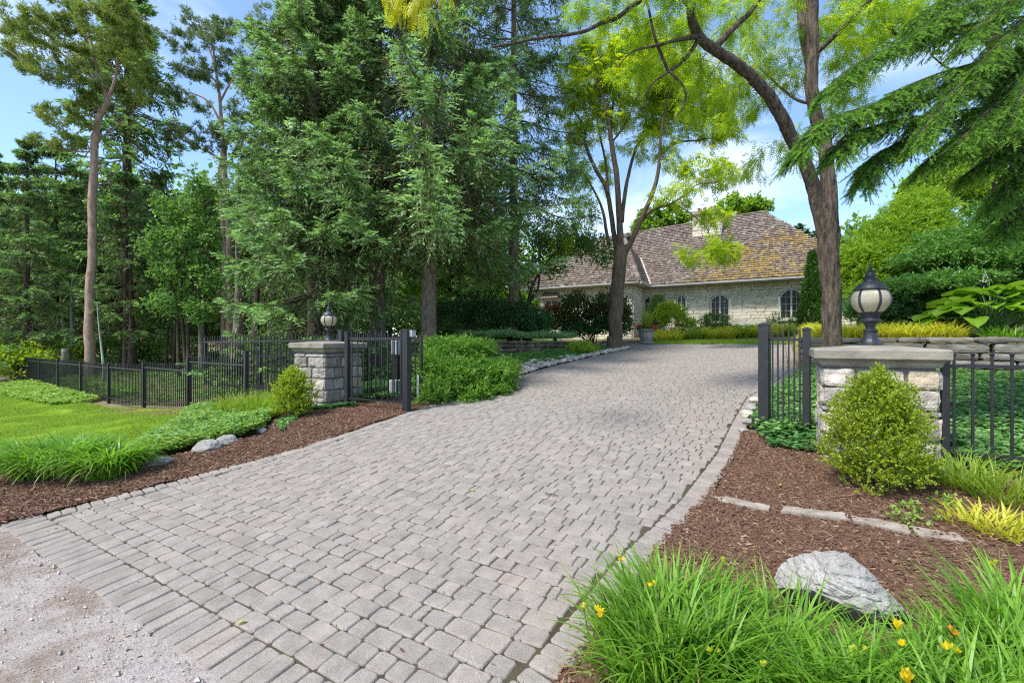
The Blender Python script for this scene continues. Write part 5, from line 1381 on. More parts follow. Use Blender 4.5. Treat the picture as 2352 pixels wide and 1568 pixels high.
def bl(l): return [(at(cx, cy, y), (rx * y / FPX, .7, ry * y / FPX), n) for cx, cy, y, rx, ry, n in l]
S, D = sk.twigs(bl([(1540, 40, 7.4, 120, 60, 46), (1650, 40, 8.2, 110, 60, 46), (1420, 15, 6.9, 120, 50, 44), (1760, 60, 9.0, 90, 80, 48), (1780, 170, 9.2, 75, 60, 40), (1940, 60, 8.9, 80, 80, 50), (2010, 40, 8.2, 90, 55, 40), (1690, 240, 9.5, 80, 55, 36), (1610, 210, 8.2, 80, 60, 36), (1960, 160, 9.2, 60, 70, 34), (1940, 250, 9.4, 50, 60, 20), (1780, 330, 9.0, 60, 40, 12), (1700, 390, 9.0, 75, 25, 14), (1500, 140, 7.6, 90, 50, 30), (1700, 150, 9.0, 70, 60, 30)]), .005, 13, .14, .30, 6, .10, .016, .14)
cr = MB(); k = rng.uniform(0, 1, len(S)) < .36
for q, m in ((k, 0), (~k, 1)): compound(cr, S[q], unit(D[q] * .4 + runit(q.sum()) * .7 - UP * .45), rng.uniform(.14, .23, q.sum()), 6, .040, .016, m)
S2, D2 = sk.twigs(bl([(905, -46, 4.7, 58, 18, 12), (985, -46, 4.8, 45, 16, 10)]), .004, 9, .08, .3, 6, .05, .01, .12)
th = plant_tree('honey_locust', 'large forked honey locust with a leaning limb, standing behind the near pillar', 'tree', b, sk.mb, cr, [M['bark_locust']], [M['locust'], M['locust_green']])
cr = MB(); compound(cr, S2, unit(D2 * .25 + runit(len(S2)) * .4 - UP * 1.0), rng.uniform(.16, .24, len(S2)), 9, .036, .016, 0, .1)
cr.build('leaf_spray', M['locust_gold'], th)['label'] = 'bright golden spray of locust leaves hanging into the top of the picture'
# --- middle honey locust
rng = np.random.default_rng(33); sk = Skel(); Y = 17.0; b = gpt(1411, Y)
A3 = lambda l, d=0.0: [at(x, y, Y + d * k / max(1, len(l) - 1)) for k, (x, y) in enumerate(l)]
P = A3([(1411, 800), (1413, 720), (1416, 660), (1421, 600), (1424, 565)]); P[0][2] = b[2] - .1
sk.limb(P, .27, .235, 24, wob=.09, wsc=5, node=False); sk.mb.tube([b - UP * .1, b + UP * .15, b + UP * .5], [.36, .30, .265], 18, wob=.08)
for l, r0, r1, d in (([(1421, 600), (1411, 548), (1394, 439), (1366, 387), (1346, 334), (1342, 290), (1316, 253), (1304, 225)], .14, .03, 1.2), ([(1424, 580), (1422, 506), (1417, 404), (1405, 334), (1400, 290), (1387, 228), (1374, 180), (1368, 120)], .17, .04, -.8), ([(1402, 310), (1406, 260), (1411, 210), (1418, 140)], .08, .03, .6), ([(1426, 510), (1432, 468), (1443, 404), (1462, 340), (1476, 310), (1490, 240), (1500, 190)], .12, .03, .8), ([(1430, 590), (1453, 548), (1478, 492), (1503, 429), (1516, 360), (1517, 320), (1530, 240), (1548, 180)], .15, .035, -1.0), ([(1465, 520), (1485, 494), (1508, 478), (1541, 468), (1580, 443), (1600, 424), (1640, 418), (1690, 402)], .08, .015, -2.0), ([(1517, 356), (1550, 328), (1605, 322), (1675, 309), (1730, 285)], .07, .012, 1.4), ([(1545, 465), (1585, 490), (1620, 520), (1640, 560), (1690, 580)], .04, .010, -1.5),
                     ([(1398, 560), (1380, 470), (1340, 400), (1300, 360)], .09, .02, 2.0), ([(1396, 445), (1392, 380), (1380, 320), (1370, 270)], .07, .03, 1.4), ([(1346, 330), (1320, 330), (1290, 310)], .04, .015, .6), ([(1404, 330), (1440, 280), (1460, 220)], .05, .02, -1)):
    sk.limb(A3(l, d), r0 * .8, r1 * .8, 10, wob=.06)
def b2(l): return [(at(cx, cy, y), (rx * y / FPX, .9, ry * y / FPX), n) for cx, cy, y, rx, ry, n in l]
S, D = sk.twigs(b2([(1400, 130, 17, 120, 50, 121), (1340, 190, 17, 70, 50, 79), (1460, 190, 16.5, 90, 50, 105), (1540, 150, 16.5, 80, 60, 101), (1600, 230, 16.5, 85, 50, 96), (1520, 260, 17, 70, 45, 70), (1650, 290, 17.5, 75, 35, 57), (1330, 280, 18, 60, 50, 52), (1420, 260, 17, 70, 35, 48), (1500, 330, 17, 80, 28, 30), (1590, 380, 16.5, 70, 22, 23), (1310, 380, 18.5, 50, 70, 34), (1370, 400, 18, 50, 60, 20), (1660, 400, 16, 70, 22, 27), (1560, 440, 15.7, 55, 22, 20), (1680, 570, 15.3, 40, 28, 18), (1610, 570, 15.3, 50, 40, 20), (1640, 500, 15.6, 40, 35, 15), (1330, 480, 18, 45, 50, 17), (1470, 130, 17.5, 110, 40, 66), (1290, 560, 18, 45, 35, 13)]), .008, 14, .30, .28, 6, .08, .035, .15)
cr = MB(); k = rng.uniform(0, 1, len(S)) < .78
for q, m in ((k, 0), (~k, 1)): compound(cr, S[q], unit(D[q] * .5 + runit(q.sum()) * .7 - UP * .3), rng.uniform(.18, .28, q.sum()), 4, .085, .036, m)
plant_tree('honey_locust', 'multi stemmed honey locust with a thin golden green crown at the left of the house', 'tree', b, sk.mb, cr, [M['bark_locust2']], [M['locust'], M['locust_green']])
# --- near fir whose boughs hang into the right of the picture
rng = np.random.default_rng(35)
b = np.array([6.75, 5.5, hxy(6.75, 5.5)])
fp = [[(2480, 20, 5.8), (2200, 60, 5.2), (2055, 100, 4.9), (1960, 150, 4.7), (1890, 212, 4.5)], [(2460, 190, 5.7), (2300, 205, 5.2), (2126, 215, 4.8), (1985, 246, 4.5), (1880, 275, 4.3), (1822, 355, 4.2)],
      [(2450, 230, 5.6), (2266, 246, 5.1), (2055, 276, 4.7), (1950, 305, 4.4), (1915, 350, 4.3)], [(2440, 240, 5.6), (2161, 268, 5.0), (2060, 330, 4.8), (2008, 355, 4.6), (1978, 415, 4.5)], [(2450, 110, 5.7), (2290, 130, 5.2), (2150, 170, 4.8), (2040, 215, 4.6), (1975, 270, 4.5)],
      [(2460, 60, 5.6), (2330, 110, 5.0), (2230, 170, 4.6), (2150, 250, 4.4), (2100, 330, 4.3)], [(2470, 170, 5.4), (2360, 190, 4.9), (2270, 250, 4.5), (2200, 330, 4.3)], [(2470, 280, 5.6), (2360, 290, 5.1), (2250, 310, 4.8), (2170, 345, 4.7)], [(2480, 300, 5.5), (2380, 310, 5.0), (2300, 345, 4.8), (2230, 395, 4.7)], [(2480, 340, 5.4), (2400, 360, 5.0), (2330, 410, 4.8), (2280, 470, 4.7)],
      [(2480, -60, 5.8), (2300, -20, 5.3), (2170, 30, 5.0), (2080, 90, 4.8)], [(2500, -40, 5.6), (2380, 20, 5.0), (2300, 90, 4.7), (2240, 160, 4.5)], [(2500, 60, 5.2), (2420, 110, 4.8), (2350, 200, 4.4), (2320, 290, 4.3)], [(2480, 410, 5.5), (2390, 430, 5.1), (2330, 480, 4.9), (2300, 530, 4.8)], [(2480, 150, 6.2), (2280, 160, 6.0), (2150, 200, 5.8), (2060, 250, 5.6)], [(2480, 300, 6.2), (2330, 320, 6.0), (2220, 330, 5.8), (2150, 370, 5.6)], [(2470, 220, 5.0), (2330, 240, 4.7), (2220, 290, 4.5), (2120, 380, 4.4)], [(2500, -90, 5.4), (2380, -40, 5.1), (2280, 30, 4.9), (2200, 110, 4.7)], [(2500, -20, 5.9), (2400, 40, 5.6), (2330, 130, 5.4), (2280, 230, 5.2)], [(2500, 100, 5.9), (2420, 150, 5.5), (2370, 240, 5.3), (2340, 340, 5.2)], [(2500, 230, 5.3), (2420, 270, 5.0), (2360, 330, 4.8), (2330, 390, 4.7)], [(2480, -80, 6.3), (2300, -60, 6.1), (2180, -10, 6.0), (2090, 50, 5.9)]]
tr, _ = spruce_geo(b, 9.0, 8.2, .5, nbr=4, lets=2, shoots=2, r0=.2)
wd, cr = boughs([[at(*q) for q in p] for p in fp], 54, 5, .14, .40, 44, .027, .0064, .42)
for q_, m_ in wd.f: tr.f.append((q_ + tr.n, 1))
tr.v += wd.v; tr.n += wd.n
plant_tree('fir_tree', 'near fir whose drooping needled boughs hang in from the right edge of the picture', 'tree', b, tr, cr, [M['bark_spruce'], M['twig']], [M['fir'], M['twig'], M['fir_tip']])
# --- shade tree behind the fir
rng = np.random.default_rng(36); sk = Skel(); Y = 14.5; b = gpt(2300, Y)
A4 = lambda l: [at(x, y, Y) for x, y in l]
P = A4([(2300, 760), (2298, 500), (2296, 300), (2290, 150), (2284, 0), (2280, -150)]); P[0][2] = b[2] - .1
sk.limb(P, .24, .12, 14, skip=10)
for l, r0, r1 in (([(2294, 130), (2242, 67), (2196, 76), (2120, 82), (2055, 82), (1985, 92), (1925, 102)], .11, .03), ([(2055, 82), (2030, 45), (2005, 20), (1975, -5)], .07, .03), ([(2292, 200), (2200, 170), (2140, 130)], .06, .02), ([(2296, 330), (2220, 330), (2160, 390)], .05, .02), ([(2296, 300), (2360, 200), (2400, 120)], .06, .02)): sk.limb(A4(l), r0, r1, 8)
S, D = sk.twigs(b2([(2000, 40, 14.5, 110, 60, 40), (2110, 60, 14, 90, 60, 36), (2200, 30, 14.5, 90, 60, 30), (2250, 380, 14.5, 90, 50, 30), (2180, 420, 14.5, 70, 40, 26), (2300, 280, 14.5, 80, 90, 30)]), .008, 12, .2, .3, 6, .08, .03, .14)
cr = MB(); leaves_on(cr, S, D, .13, .08, 4, .12)
plant_tree('shade_tree', 'broadleaf shade tree with a long level limb, seen behind the near fir', 'tree', b, sk.mb, cr, [M['bark_dark']], [M['locust_green']])
# --- small tree in front of the house wing
def small_tree(name, label, px, Y, stems, blobs, leaf, L, W, seed, barkm='bark_dark', per=3, lm=12, r0=.09):
    global rng
    rng = np.random.default_rng(seed); sk = Skel(); b = gpt(px, Y)
    for l in stems:
        P = [at(x, y, Y + .3 * math.sin(k * 2.1 + l[0][0])) for k, (x, y) in enumerate(l)]; P[0] = np.array([P[0][0], Y, hxy(P[0][0], Y) - .08]); sk.limb(P, r0, r0 * .25, 9, wob=.08, skip=5)
    S, D = sk.twigs(b2(blobs), .008, lm, .2, .3, 5, .06, .03, .15); cr = MB(); leaves_on(cr, S, D, L, W, per, .13)
    return plant_tree(name, label, 'tree', b, sk.mb, cr, [M[barkm]], [M[leaf]])
small_tree('ornamental_tree', 'small multi stemmed tree with layered green leaves in front of the house wing', 1216, 18.5, [[(1218, 790), (1216, 720), (1218, 690), (1236, 660), (1240, 600), (1236, 540)], [(1214, 790), (1212, 710), (1222, 660), (1250, 610), (1290, 570), (1350, 545)], [(1210, 790), (1200, 700), (1180, 640), (1140, 590)], [(1206, 790), (1190, 720), (1150, 660), (1110, 630)]],
    [(1130, 590, 18.5, 70, 40, 36), (1200, 540, 18.5, 80, 45, 44), (1280, 560, 18.5, 75, 35, 40), (1340, 560, 18.5, 55, 30, 26), (1160, 640, 18.5, 70, 25, 26), (1090, 640, 18.5, 40, 25, 14), (1240, 610, 18.5, 70, 25, 26), (1390, 590, 18, 35, 25, 12)], 'maple', .14, .085, 41)
small_tree('background_tree', 'bright green broadleaf tree far behind the brown trunked spruces', 1060, 27, [[(1060, 800), (1062, 700), (1058, 640), (1070, 560)], [(1066, 800), (1075, 680), (1100, 600)], [(1054, 800), (1040, 690), (1010, 620)]],
    [(1060, 560, 27, 70, 60, 60), (1110, 600, 27, 60, 50, 46), (1010, 620, 27, 60, 50, 46), (1090, 670, 27, 70, 35, 40), (1150, 650, 27, 60, 40, 36), (1180, 700, 26, 50, 30, 24), (930, 650, 28, 60, 70, 40)], 'locust_green', .26, .17, 42, lm=14, r0=.14)
# --- bright understorey maples behind the long fence
for k, (px, Y, dx, lab) in enumerate(((420, 19.5, 0, 'light green young maple in front of the dark spruces, left of the blue green spruce'), (395, 23, 0, 'slender maple with fresh green leaves right of the leaning pine'), (340, 30, 0, 'maple deep in the wood with leaves lit from above'), (235, 27, 0, 'maple with a green crown deep in the wood right of the leaning pine'), (60, 28, 0, 'maple in the wood behind the bright shrubs at the far left'), (560, 26, 0, 'maple behind the parked gate, left of the blue green spruce'))):
    h = 1.0 if k == 0 else .9
    u = Y / 19.5
    q = lambda x, y: (px + (x - 445) / u * h, 784 + (y - 784) / u * h)
    small_tree('maple_tree', lab, px, Y, [[q(445, 850), q(446, 760), q(440, 660), q(452, 560), q(448, 470)], [q(450, 850), q(458, 700), q(490, 610), q(510, 540)], [q(440, 850), q(430, 700), q(405, 620), q(385, 560)]],
        [(*q(430, 480), Y, 60 / u, 45 / u, 34), (*q(480, 540), Y, 55 / u, 45 / u, 34), (*q(400, 560), Y, 55 / u, 45 / u, 32), (*q(450, 620), Y, 75 / u, 40 / u, 36), (*q(500, 640), Y, 40 / u, 40 / u, 20), (*q(410, 690), Y, 60 / u, 30 / u, 24), (*q(470, 710), Y, 60 / u, 30 / u, 24), (*q(500, 420), Y, 40 / u, 40 / u, 18)], 'maple', .15, .11, 50 + k, lm=13, r0=.08)
# --- forest spruces: a few builds, copied
def forest_proto(seed, **kw):
    global rng
    rng = np.random.default_rng(seed); return spruce_geo(np.zeros(3), **kw)
spots = [
 # px, Y, scale, variant, label
 (62, 22, .76, 0, 'dark spruce at the far left edge of the wood, in front of its neighbours'),
 (128, 25.5, .84, 1, 'spruce with bare lower trunk left of the leaning pine'),
 (292, 27, 1.5, 2, 'very tall dark spruce rising right behind the leaning pine'),
 (290, 22.5, .66, 1, 'thick trunked dark spruce between the leaning pine and the maple'),
 (360, 29, .80, 0, 'dark spruce between the leaning pine and the twin pine'),
 (-40, 24, .80, 2, 'spruce cut by the left edge of the picture'),
 (18, 31, .92, 1, 'spruce far back at the left edge'),
 (185, 32, .90, 2, 'spruce far back behind the leaning pine trunk'),
 (470, 28, .72, 2, 'short dark spruce behind the light green maple'),
 (585, 31, .95, 0, 'spruce far back between the twin pine and the near spruces'),
 (672, 24, 1.2, 1, 'tall spruce directly behind the blue green spruce'),
 (815, 22, 1.3, 2, 'tall dark spruce between the two thick trunks and the blue green spruce'),
 (1085, 27, 1.05, 2, 'dark spruce behind the bare boughs right of the knotty trunk')]
protos = {}
kws = [dict(Ht=15, zb=1.6, R=3.3, nbr=150, lets=23, shoots=9, sl=.26, sw=.06, droop=.3, hang=.45, dry=.3, r0=.2, whorl=.9), dict(Ht=15, zb=3.6, R=3.0, nbr=130, lets=23, shoots=9, sl=.26, sw=.06, droop=.32, hang=.5, dry=.5, r0=.23, taper=.6, whorl=1.0), dict(Ht=16, zb=2.6, R=3.2, nbr=145, lets=23, shoots=9, sl=.26, sw=.06, droop=.35, hang=.55, dry=.4, r0=.22, whorl=.95)]
for k, (px, Y, s, v, lab) in enumerate(spots):
    b = gpt(px, Y)
    if v not in protos:
        tr, cr = forest_proto(60 + v, **kws[v])
        th = thing('forest_spruce', lab, 'tree', (0, 0, 0), 'dark spruces of the wood')
        tr.build('trunk', [M['bark_dark'], M['twig']], th, smooth=True); cr.build('crown', [M['spruce_dark'], M['spruce_dry'], M['forest_tip'], M['spruce_old']], th)
        th.location = b; th.scale = (s,) * 3; th.rotation_euler = (0, 0, k * 1.3); protos[v] = th
    else:
        copy_tree(protos[v], b, k * 1.3, s, lab)
# --- bare trunks in the wood
rng = np.random.default_rng(70)
for px, Y, h, r, m, lab in ((240, 18.5, 3.4, .05, 'bark_birch', 'thin white birch stem just behind the fence'), (137, 20.5, 1.5, .17, 'bark_grey', 'pale dead stump behind the left end of the fence'), (302, 22.6, 8.0, .15, 'bark_dark', 'dark stem right beside the thick forest spruce'), (466, 20.6, 5.0, .15, 'bark_grey', 'grey trunk where the parked gate ends'), (172, 22.5, 5.2, .10, 'bark_grey', 'short brown trunk left of the leaning pine'), (152, 23, 4.6, .06, 'bark_pine', 'thin tan stem next to the dead stump'), (540, 15.2, 5.5, .20, 'bark_spruce', 'broad brown trunk seen through the parked gate'), (588, 15.0, 5.5, .15, 'bark_dark', 'dark trunk behind the middle of the parked gate'), (795, 15.2, 5.4, .10, 'bark_spruce', 'reddish trunk between the lantern and the thick spruce trunk')):
    b = gpt(px, Y); u = np.linspace(0, 1, 10); mb = MB()
    P = b + np.stack([.10 * (np.sin(u * 3 + px) - np.sin(px)), .1 * (np.cos(u * 2 + px) - np.cos(px)), u * h - .1], -1)
    mb.tube(P, r * (1.25 - (.5 if h < 2 else 1.15) * u) * (1 + .5 * np.exp(-u * 12)), 12, wob=.1)
    for k in range(5 if .055 < r < .17 else 0):
        f = rng.integers(5, 10); a = rng.uniform(0, 6.28); ln = rng.uniform(.4, 1.1)
        mb.tube([P[f], P[f] + np.array([math.cos(a), math.sin(a), .25]) * ln * .5, P[f] + np.array([math.cos(a), math.sin(a), .1]) * ln], [.018, .012, .004], 4)
    th = thing('bare_trunk', lab, 'tree', b, 'bare stems in the wood'); mb.build('trunk', M[m], th, smooth=True)
# --- trees behind the house
for k, (px, Y, pts, leaf, lab) in enumerate(((1535, 36, [(1520, 500, 60, 40, 50), (1580, 520, 50, 30, 40), (1480, 530, 40, 30, 30)], 'locust_green', 'pale green tree behind the house roof left of the chimney'), (1700, 38, [(1700, 470, 60, 24, 44), (1740, 480, 35, 18, 20)], 'locust_green', 'tree top peeping over the roof ridge right of the chimney'), (1835, 40, [(1830, 535, 30, 18, 24), (1850, 550, 30, 16, 20)], 'maple_dark', 'dark tree top beyond the right hip of the roof'), (2150, 24, [(2150, 420, 70, 40, 50), (2210, 400, 60, 40, 44), (2270, 440, 60, 60, 44), (2110, 460, 50, 40, 34)], 'locust_green', 'broadleaf tree behind the golden cypress'))):
    b = gpt(px, Y); small_tree('background_tree', lab, px, Y, [[(px, 760), (px + 4, 650), (px - 3, pts[0][1] + 20)], [(px + 6, 760), (px + 12, 640), (pts[-1][0], pts[-1][1] + 15)]], [(x, y, Y, rx, ry, n) for x, y, rx, ry, n in pts], leaf, .34, .22, 80 + k, lm=14, r0=.16)
# --- far wood as one mass
rng = np.random.default_rng(90); mb = MB()
for k in range(84):
    px = rng.uniform(-250, 1330) if k < 50 else rng.uniform(1900, 2600) if k < 64 else rng.uniform(-150, 520)
    Y = rng.uniform(42, 62); b = gpt(px, Y); h = rng.uniform(6, 9) if 50 <= k < 64 else rng.uniform(11, 16) if px < 520 else rng.uniform(8, 13); r = rng.uniform(2.5, 4.2)
    shrub_geo(mb, b + UP * h * .5, (r, r, h * .62), 1500, .75, .5, 50, .16, .4, -.9, .25, .3, .6)
    mb.tube([b - UP * .2, b + UP * h * .6], [.25, .12], 6)
kind(mb.build('distant_woods', M['woods']), 'stuff')
# ------------------------------------------------------------------ shrubs and garden plants
def shrub(name, label, cat, base, builders, group=None, stems=6, r0=.02):
    """builders: list of (part name, material list, fn(mesh))"""
    th = thing(name, label, cat, base, group)
    tops = []
    for pn, mats, fn in builders:
        mb = MB(); fn(mb); o = mb.build(pn, mats, th)
    mb = MB(); c = np.mean(np.vstack(mb.v if mb.v else [np.asarray(base)[None]]), 0)
    ext = np.array(o.bound_box); hi = ext[:, 2].max(); w = (ext[:, 0].max() - ext[:, 0].min()) * .28
    stems_geo(mb, base, [np.asarray(base) + np.array([rng.normal(0, w * .6), rng.normal(0, w * .6), hi * rng.uniform(.25, .5)]) for _ in range(stems)], r0, r0 * .35)
    mb.build('stems', M['twig'], th)
    return th
rng = np.random.default_rng(101)
# boxwoods at the pillars
def boxwood(px, Y, w, h, label, n, L, mat, seed):
    global rng
    rng = np.random.default_rng(seed); b = gpt(px, Y)
    def f(mb):
        # egg shape: broad below the middle, narrowing and ragged at the top
        for (zc, rw, rh, share) in ((.34, .50, .34, .5), (.60, .46, .30, .32), (.80, .30, .19, .18)):
            spray_shrub(mb, b + UP * h * zc, (w * rw, w * rw, h * rh), int(n * share), .13, 14, L, L * .55, .66, -.75, .55, .75, .7, seed=seed, fan=.95, wob=.4)
            shrub_geo(mb, b + UP * h * zc, (w * rw * .86, w * rw * .86, h * rh * .88), int(n * share * 3), L, L * .6, 60, .2, .35, -.8, .2, .3, .6)
    return shrub('boxwood_shrub', label, 'shrub', b, [('foliage', M[mat], f)], 'boxwoods at the gate pillars', 8, .012)
boxwood(2018, 3.66, .66, .97, 'large yellow green boxwood hiding the front of the near pillar', 1500, .026, 'boxwood', 1)
boxwood(672, 7.35, .60, .83, 'smaller golden green boxwood beside the far pillar', 700, .034, 'boxwood', 2)
# juniper beside the drive
rng = np.random.default_rng(103)
b = gpt(1075, 9.4)
def f(mb):
    for px, py, Y, rx, ry, n in ((1040, 795, 9.6, 72, 24, 420), (1105, 800, 10.0, 38, 18, 200), (1045, 848, 8.9, 80, 32, 560), (1128, 852, 9.3, 56, 28, 380), (1010, 893, 8.5, 46, 32, 340), (1090, 893, 8.7, 55, 30, 340), (1150, 888, 9.2, 34, 24, 200), (1000, 840, 9.0, 40, 40, 300), (1172, 842, 10.2, 24, 16, 120)):
        u = Y / FPX; c = at(px, py, Y); c[2] = max(c[2], hxy(c[0], c[1]) + ry * u * .25)
        spray_shrub(mb, c, (rx * u, .75, ry * u), n, .42, 20, .085, .020, .62, -.5, .42, .34, .9, fan=.7, wob=.5, flat=True)
        shrub_geo(mb, c - UP * .05, (rx * u * .8, .6, ry * u * .8), n * 2, .08, .03, 40, .2, .3, -.8, .2, .3, .6)
shrub('juniper_shrub', 'spreading bright green juniper spilling toward the drive beside the gate', 'shrub', b, [('foliage', M['juniper'], f)], None, 10, .03)
# yew hedge and bronze shrubs before the wing
rng = np.random.default_rng(104)
def mound(px, py, Y, rx, ry, n, L, W, mb, depth=.9, **k):
    u = Y / FPX; c = at(px, py, Y); shrub_geo(mb, c, (rx * u, depth, ry * u), n, L, W, **k)
def fy(mb):
    for px, py, rx, ry in ((1040, 735, 55, 40), (1110, 728, 60, 42), (1180, 735, 55, 42), (1230, 748, 40, 32)): mound(px, py, 16.5, rx, ry, 3600, .13, .05, mb, clumps=90, spread=.12, up=.4)
shrub('yew_hedge', 'dark green yew hedge behind the juniper and the low curved wall', 'hedge', gpt(1130, 16.5), [('foliage', M['yew'], fy)], None, 12, .03)
def fb(mb):
    for px, py, rx, ry in ((1330, 715, 50, 42), (1390, 722, 48, 46), (1420, 735, 30, 44), (1290, 745, 50, 26)): mound(px, py, 18.7, rx, ry, 2600, .13, .07, mb, clumps=70, spread=.13, up=.4)
shrub('bronze_shrub', 'dark bronze green shrub between the small tree and the locust trunk', 'shrub', gpt(1360, 18.7), [('foliage', M['brown_leaf'], fb)], None, 8, .03)
def fb2(mb):
    mound(1400, 755, 18.0, 40, 26, 2600, .11, .06, mb, clumps=60, spread=.13, up=.4); mound(1340, 762, 18.0, 45, 18, 2200, .11, .06, mb, clumps=60, spread=.13, up=.4)
shrub('low_shrub', 'deep green low shrub at the foot of the bronze shrub', 'shrub', gpt(1370, 18.0), [('foliage', M['maple_dark'], fb2)], None, 6)
def fr_(mb): mound(1272, 716, 18.9, 24, 13, 620, .13, .06, mb, depth=.4, clumps=24, spread=.2); mound(1300, 735, 18.6, 18, 14, 260, .12, .05, mb, depth=.4, clumps=20, spread=.2)
shrub('red_maple_shrub', 'coral red Japanese maple shrub below the small wing window', 'shrub', gpt(1278, 18.9), [('foliage', M['red_leaf'], fr_)], None, 5)
def fs(mb):
    c = at(1335, 795, 15.3); c[2] = hxy(c[0], c[1]) + .22; spray_shrub(mb, c, (.55, .45, .28), 420, .24, 10, .07, .022, .6, -.3, .3, .5, .8)
shrub('spirea_shrub', 'small feathery yellow green shrub at the right end of the low curved wall', 'shrub', gpt(1335, 15.3), [('foliage', M['hakone_mid'], fs)], None, 4)
# bright shrubs behind the far left end of the fence
for k, (px, Y, w_, h_, lab) in enumerate(((45, 21, 1.5, 1.5, 'bright yellow green shrub behind the fence at the far left edge'), (108, 22.5, 1.4, 1.7, 'bright yellow green shrub behind the fence, left of the dead stump'), (262, 24, 1.5, 1.8, 'fresh green shrub in the wood right of the birch'), (395, 25, 1.6, 1.6, 'fresh green shrub in the wood below the maple'), (600, 20, 1.4, 1.5, 'green shrub behind the parked gate'))):
    b = gpt(px, Y)
    def fz(mb, b=b): shrub_geo(mb, b + UP * h_ * .5, (w_, w_ * .8, h_ * .55), 2600, .15, .10, 60, .15, .5, -.6, .25, .4, .6)
    shrub('woodland_shrub', lab, 'shrub', b, [('foliage', M['spirea' if k < 2 else 'maple'], fz)], 'shrubs in the wood', 5)
# right terrace: golden cypress, dark yew
rng = np.random.default_rng(105)
def layered(mb, blobs, n, L, W, mat=0, ln=.5, K=14):
    for px, py, Y, rx, ry in blobs:
        u = Y / FPX; c = at(px, py, Y); q = int(n * (rx * ry) / 4000 + 40)
        spray_shrub(mb, c, (rx * u, 1.0, ry * u), q, ln, K, L, W, .6, -.7, .3, .02, 1.0, mat, rng.uniform(0, 99), .8, .42, True)
        shrub_geo(mb, c, (rx * u * .85, .8, ry * u * .85), q * 4, L, W, 40, .2, .3, -.9, .2, .15, .7, mat)
def fg(mb): layered(mb, [(2010, 600, 13.5, 75, 60), (2060, 540, 13.8, 85, 60), (2110, 490, 14, 70, 50), (1985, 650, 13.5, 55, 50), (2080, 600, 13.5, 90, 50), (2130, 550, 13.6, 70, 60), (1965, 690, 13.3, 30, 40), (1975, 610, 13.6, 40, 50)], 520, .13, .035)
shrub('golden_cypress', 'tall golden green cypress hedge right of the locust trunk', 'shrub', gpt(2040, 13.5), [('foliage', M['golden'], fg)], None, 8, .06)
def fk(mb): layered(mb, [(2110, 690, 11.8, 130, 50), (2230, 670, 11.6, 130, 60), (2330, 650, 11.6, 110, 80), (2080, 670, 12.4, 70, 35), (2010, 705, 12.4, 60, 30), (2180, 640, 12.2, 90, 30)], 560, .13, .032, ln=.45)
shrub('yew_shrub', 'broad dark yew with layered boughs above the large hosta', 'shrub', gpt(2200, 11.8), [('foliage', M['yew'], fk)], None, 8, .06)
def fkg(mb): layered(mb, [(2240, 560, 11.4, 110, 40), (2330, 500, 11.2, 90, 60), (2150, 590, 11.6, 80, 22), (2200, 640, 11.0, 110, 18), (2100, 655, 11.2, 80, 16), (2330, 590, 10.6, 70, 30)], 420, .12, .034, ln=.5)
shrub('hemlock_shrub', 'fresh green hemlock boughs over the dark yew at the right edge', 'shrub', gpt(2300, 11.2), [('foliage', M['yew_green'], fkg)], None, 6, .05)
def arb(px, Y, w, h, lab, seed):
    global rng
    rng = np.random.default_rng(seed); b = gpt(px, Y)
    def f(mb):
        n = 1500; z = rng.uniform(0, 1, n) ** 1.25; a = rng.uniform(0, 6.283, n); r = w / 2 * (1 - z) ** .95 * (1 + .25 * fnoise(np.stack([np.cos(a) * 2, np.sin(a) * 2, z * 7], -1), 1.5, 3)) + .03
        P = b + np.stack([np.cos(a) * r, np.sin(a) * r, z * h], -1); D = unit(np.stack([np.cos(a) * .5, np.sin(a) * .5, np.full(n, 1.0)], -1) + rng.normal(0, .2, (n, 3)))
        for k in range(9):
            q = unit(D + perp(D) * .45); kites(mb, P + rng.normal(0, .05, P.shape), q, perp(q), .13, .045)
    return shrub('arborvitae', lab, 'shrub', b, [('foliage', M['arbor'], f)], None, 3, .03)
arb(1866, 20.0, 1.05, 3.3, 'narrow conical arborvitae at the right corner of the house', 107)
# house bed
rng = np.random.default_rng(108)
def ball(px, py, Y, rx, ry, lab, mat='boxwood_deep', n=3200, L=.07, name='boxwood_ball'):
    u = Y / FPX; c = at(px, py, Y); b = np.array([c[0], c[1], hxy(c[0], c[1])])
    shrub(name, lab, 'shrub', b, [('foliage', M[mat], lambda mb: (shrub_geo(mb, c, (rx * u, rx * u * .8, ry * u), n, L, L * .5, 90, .10, .7, -.8, .12, .45, .7), shrub_geo(mb, c - UP * .1, (rx * u * .8, rx * u * .6, ry * u * .9), n // 2, L, L * .5, 60, .2, .3, -.9, .1)))], None, 4)
ball(1640, 740, 22.6, 36, 20, 'round clipped boxwood under the tall middle window')
ball(1800, 738, 22.0, 37, 23, 'round clipped boxwood under the right window of the house')
ball(1512, 716, 22.4, 26, 36, 'blue green upright shrub beside the planted urn', 'maple', 3000, .09, 'upright_shrub')
ball(1540, 718, 21.4, 34, 22, 'lime yellow leafed shrub in the house bed', 'spirea', 2200, .11, 'lime_shrub'); 
ball(1575, 742, 21.2, 24, 13, 'low lime yellow shrub next to the tall lime shrub', 'spirea', 1000, .09, 'lime_shrub')
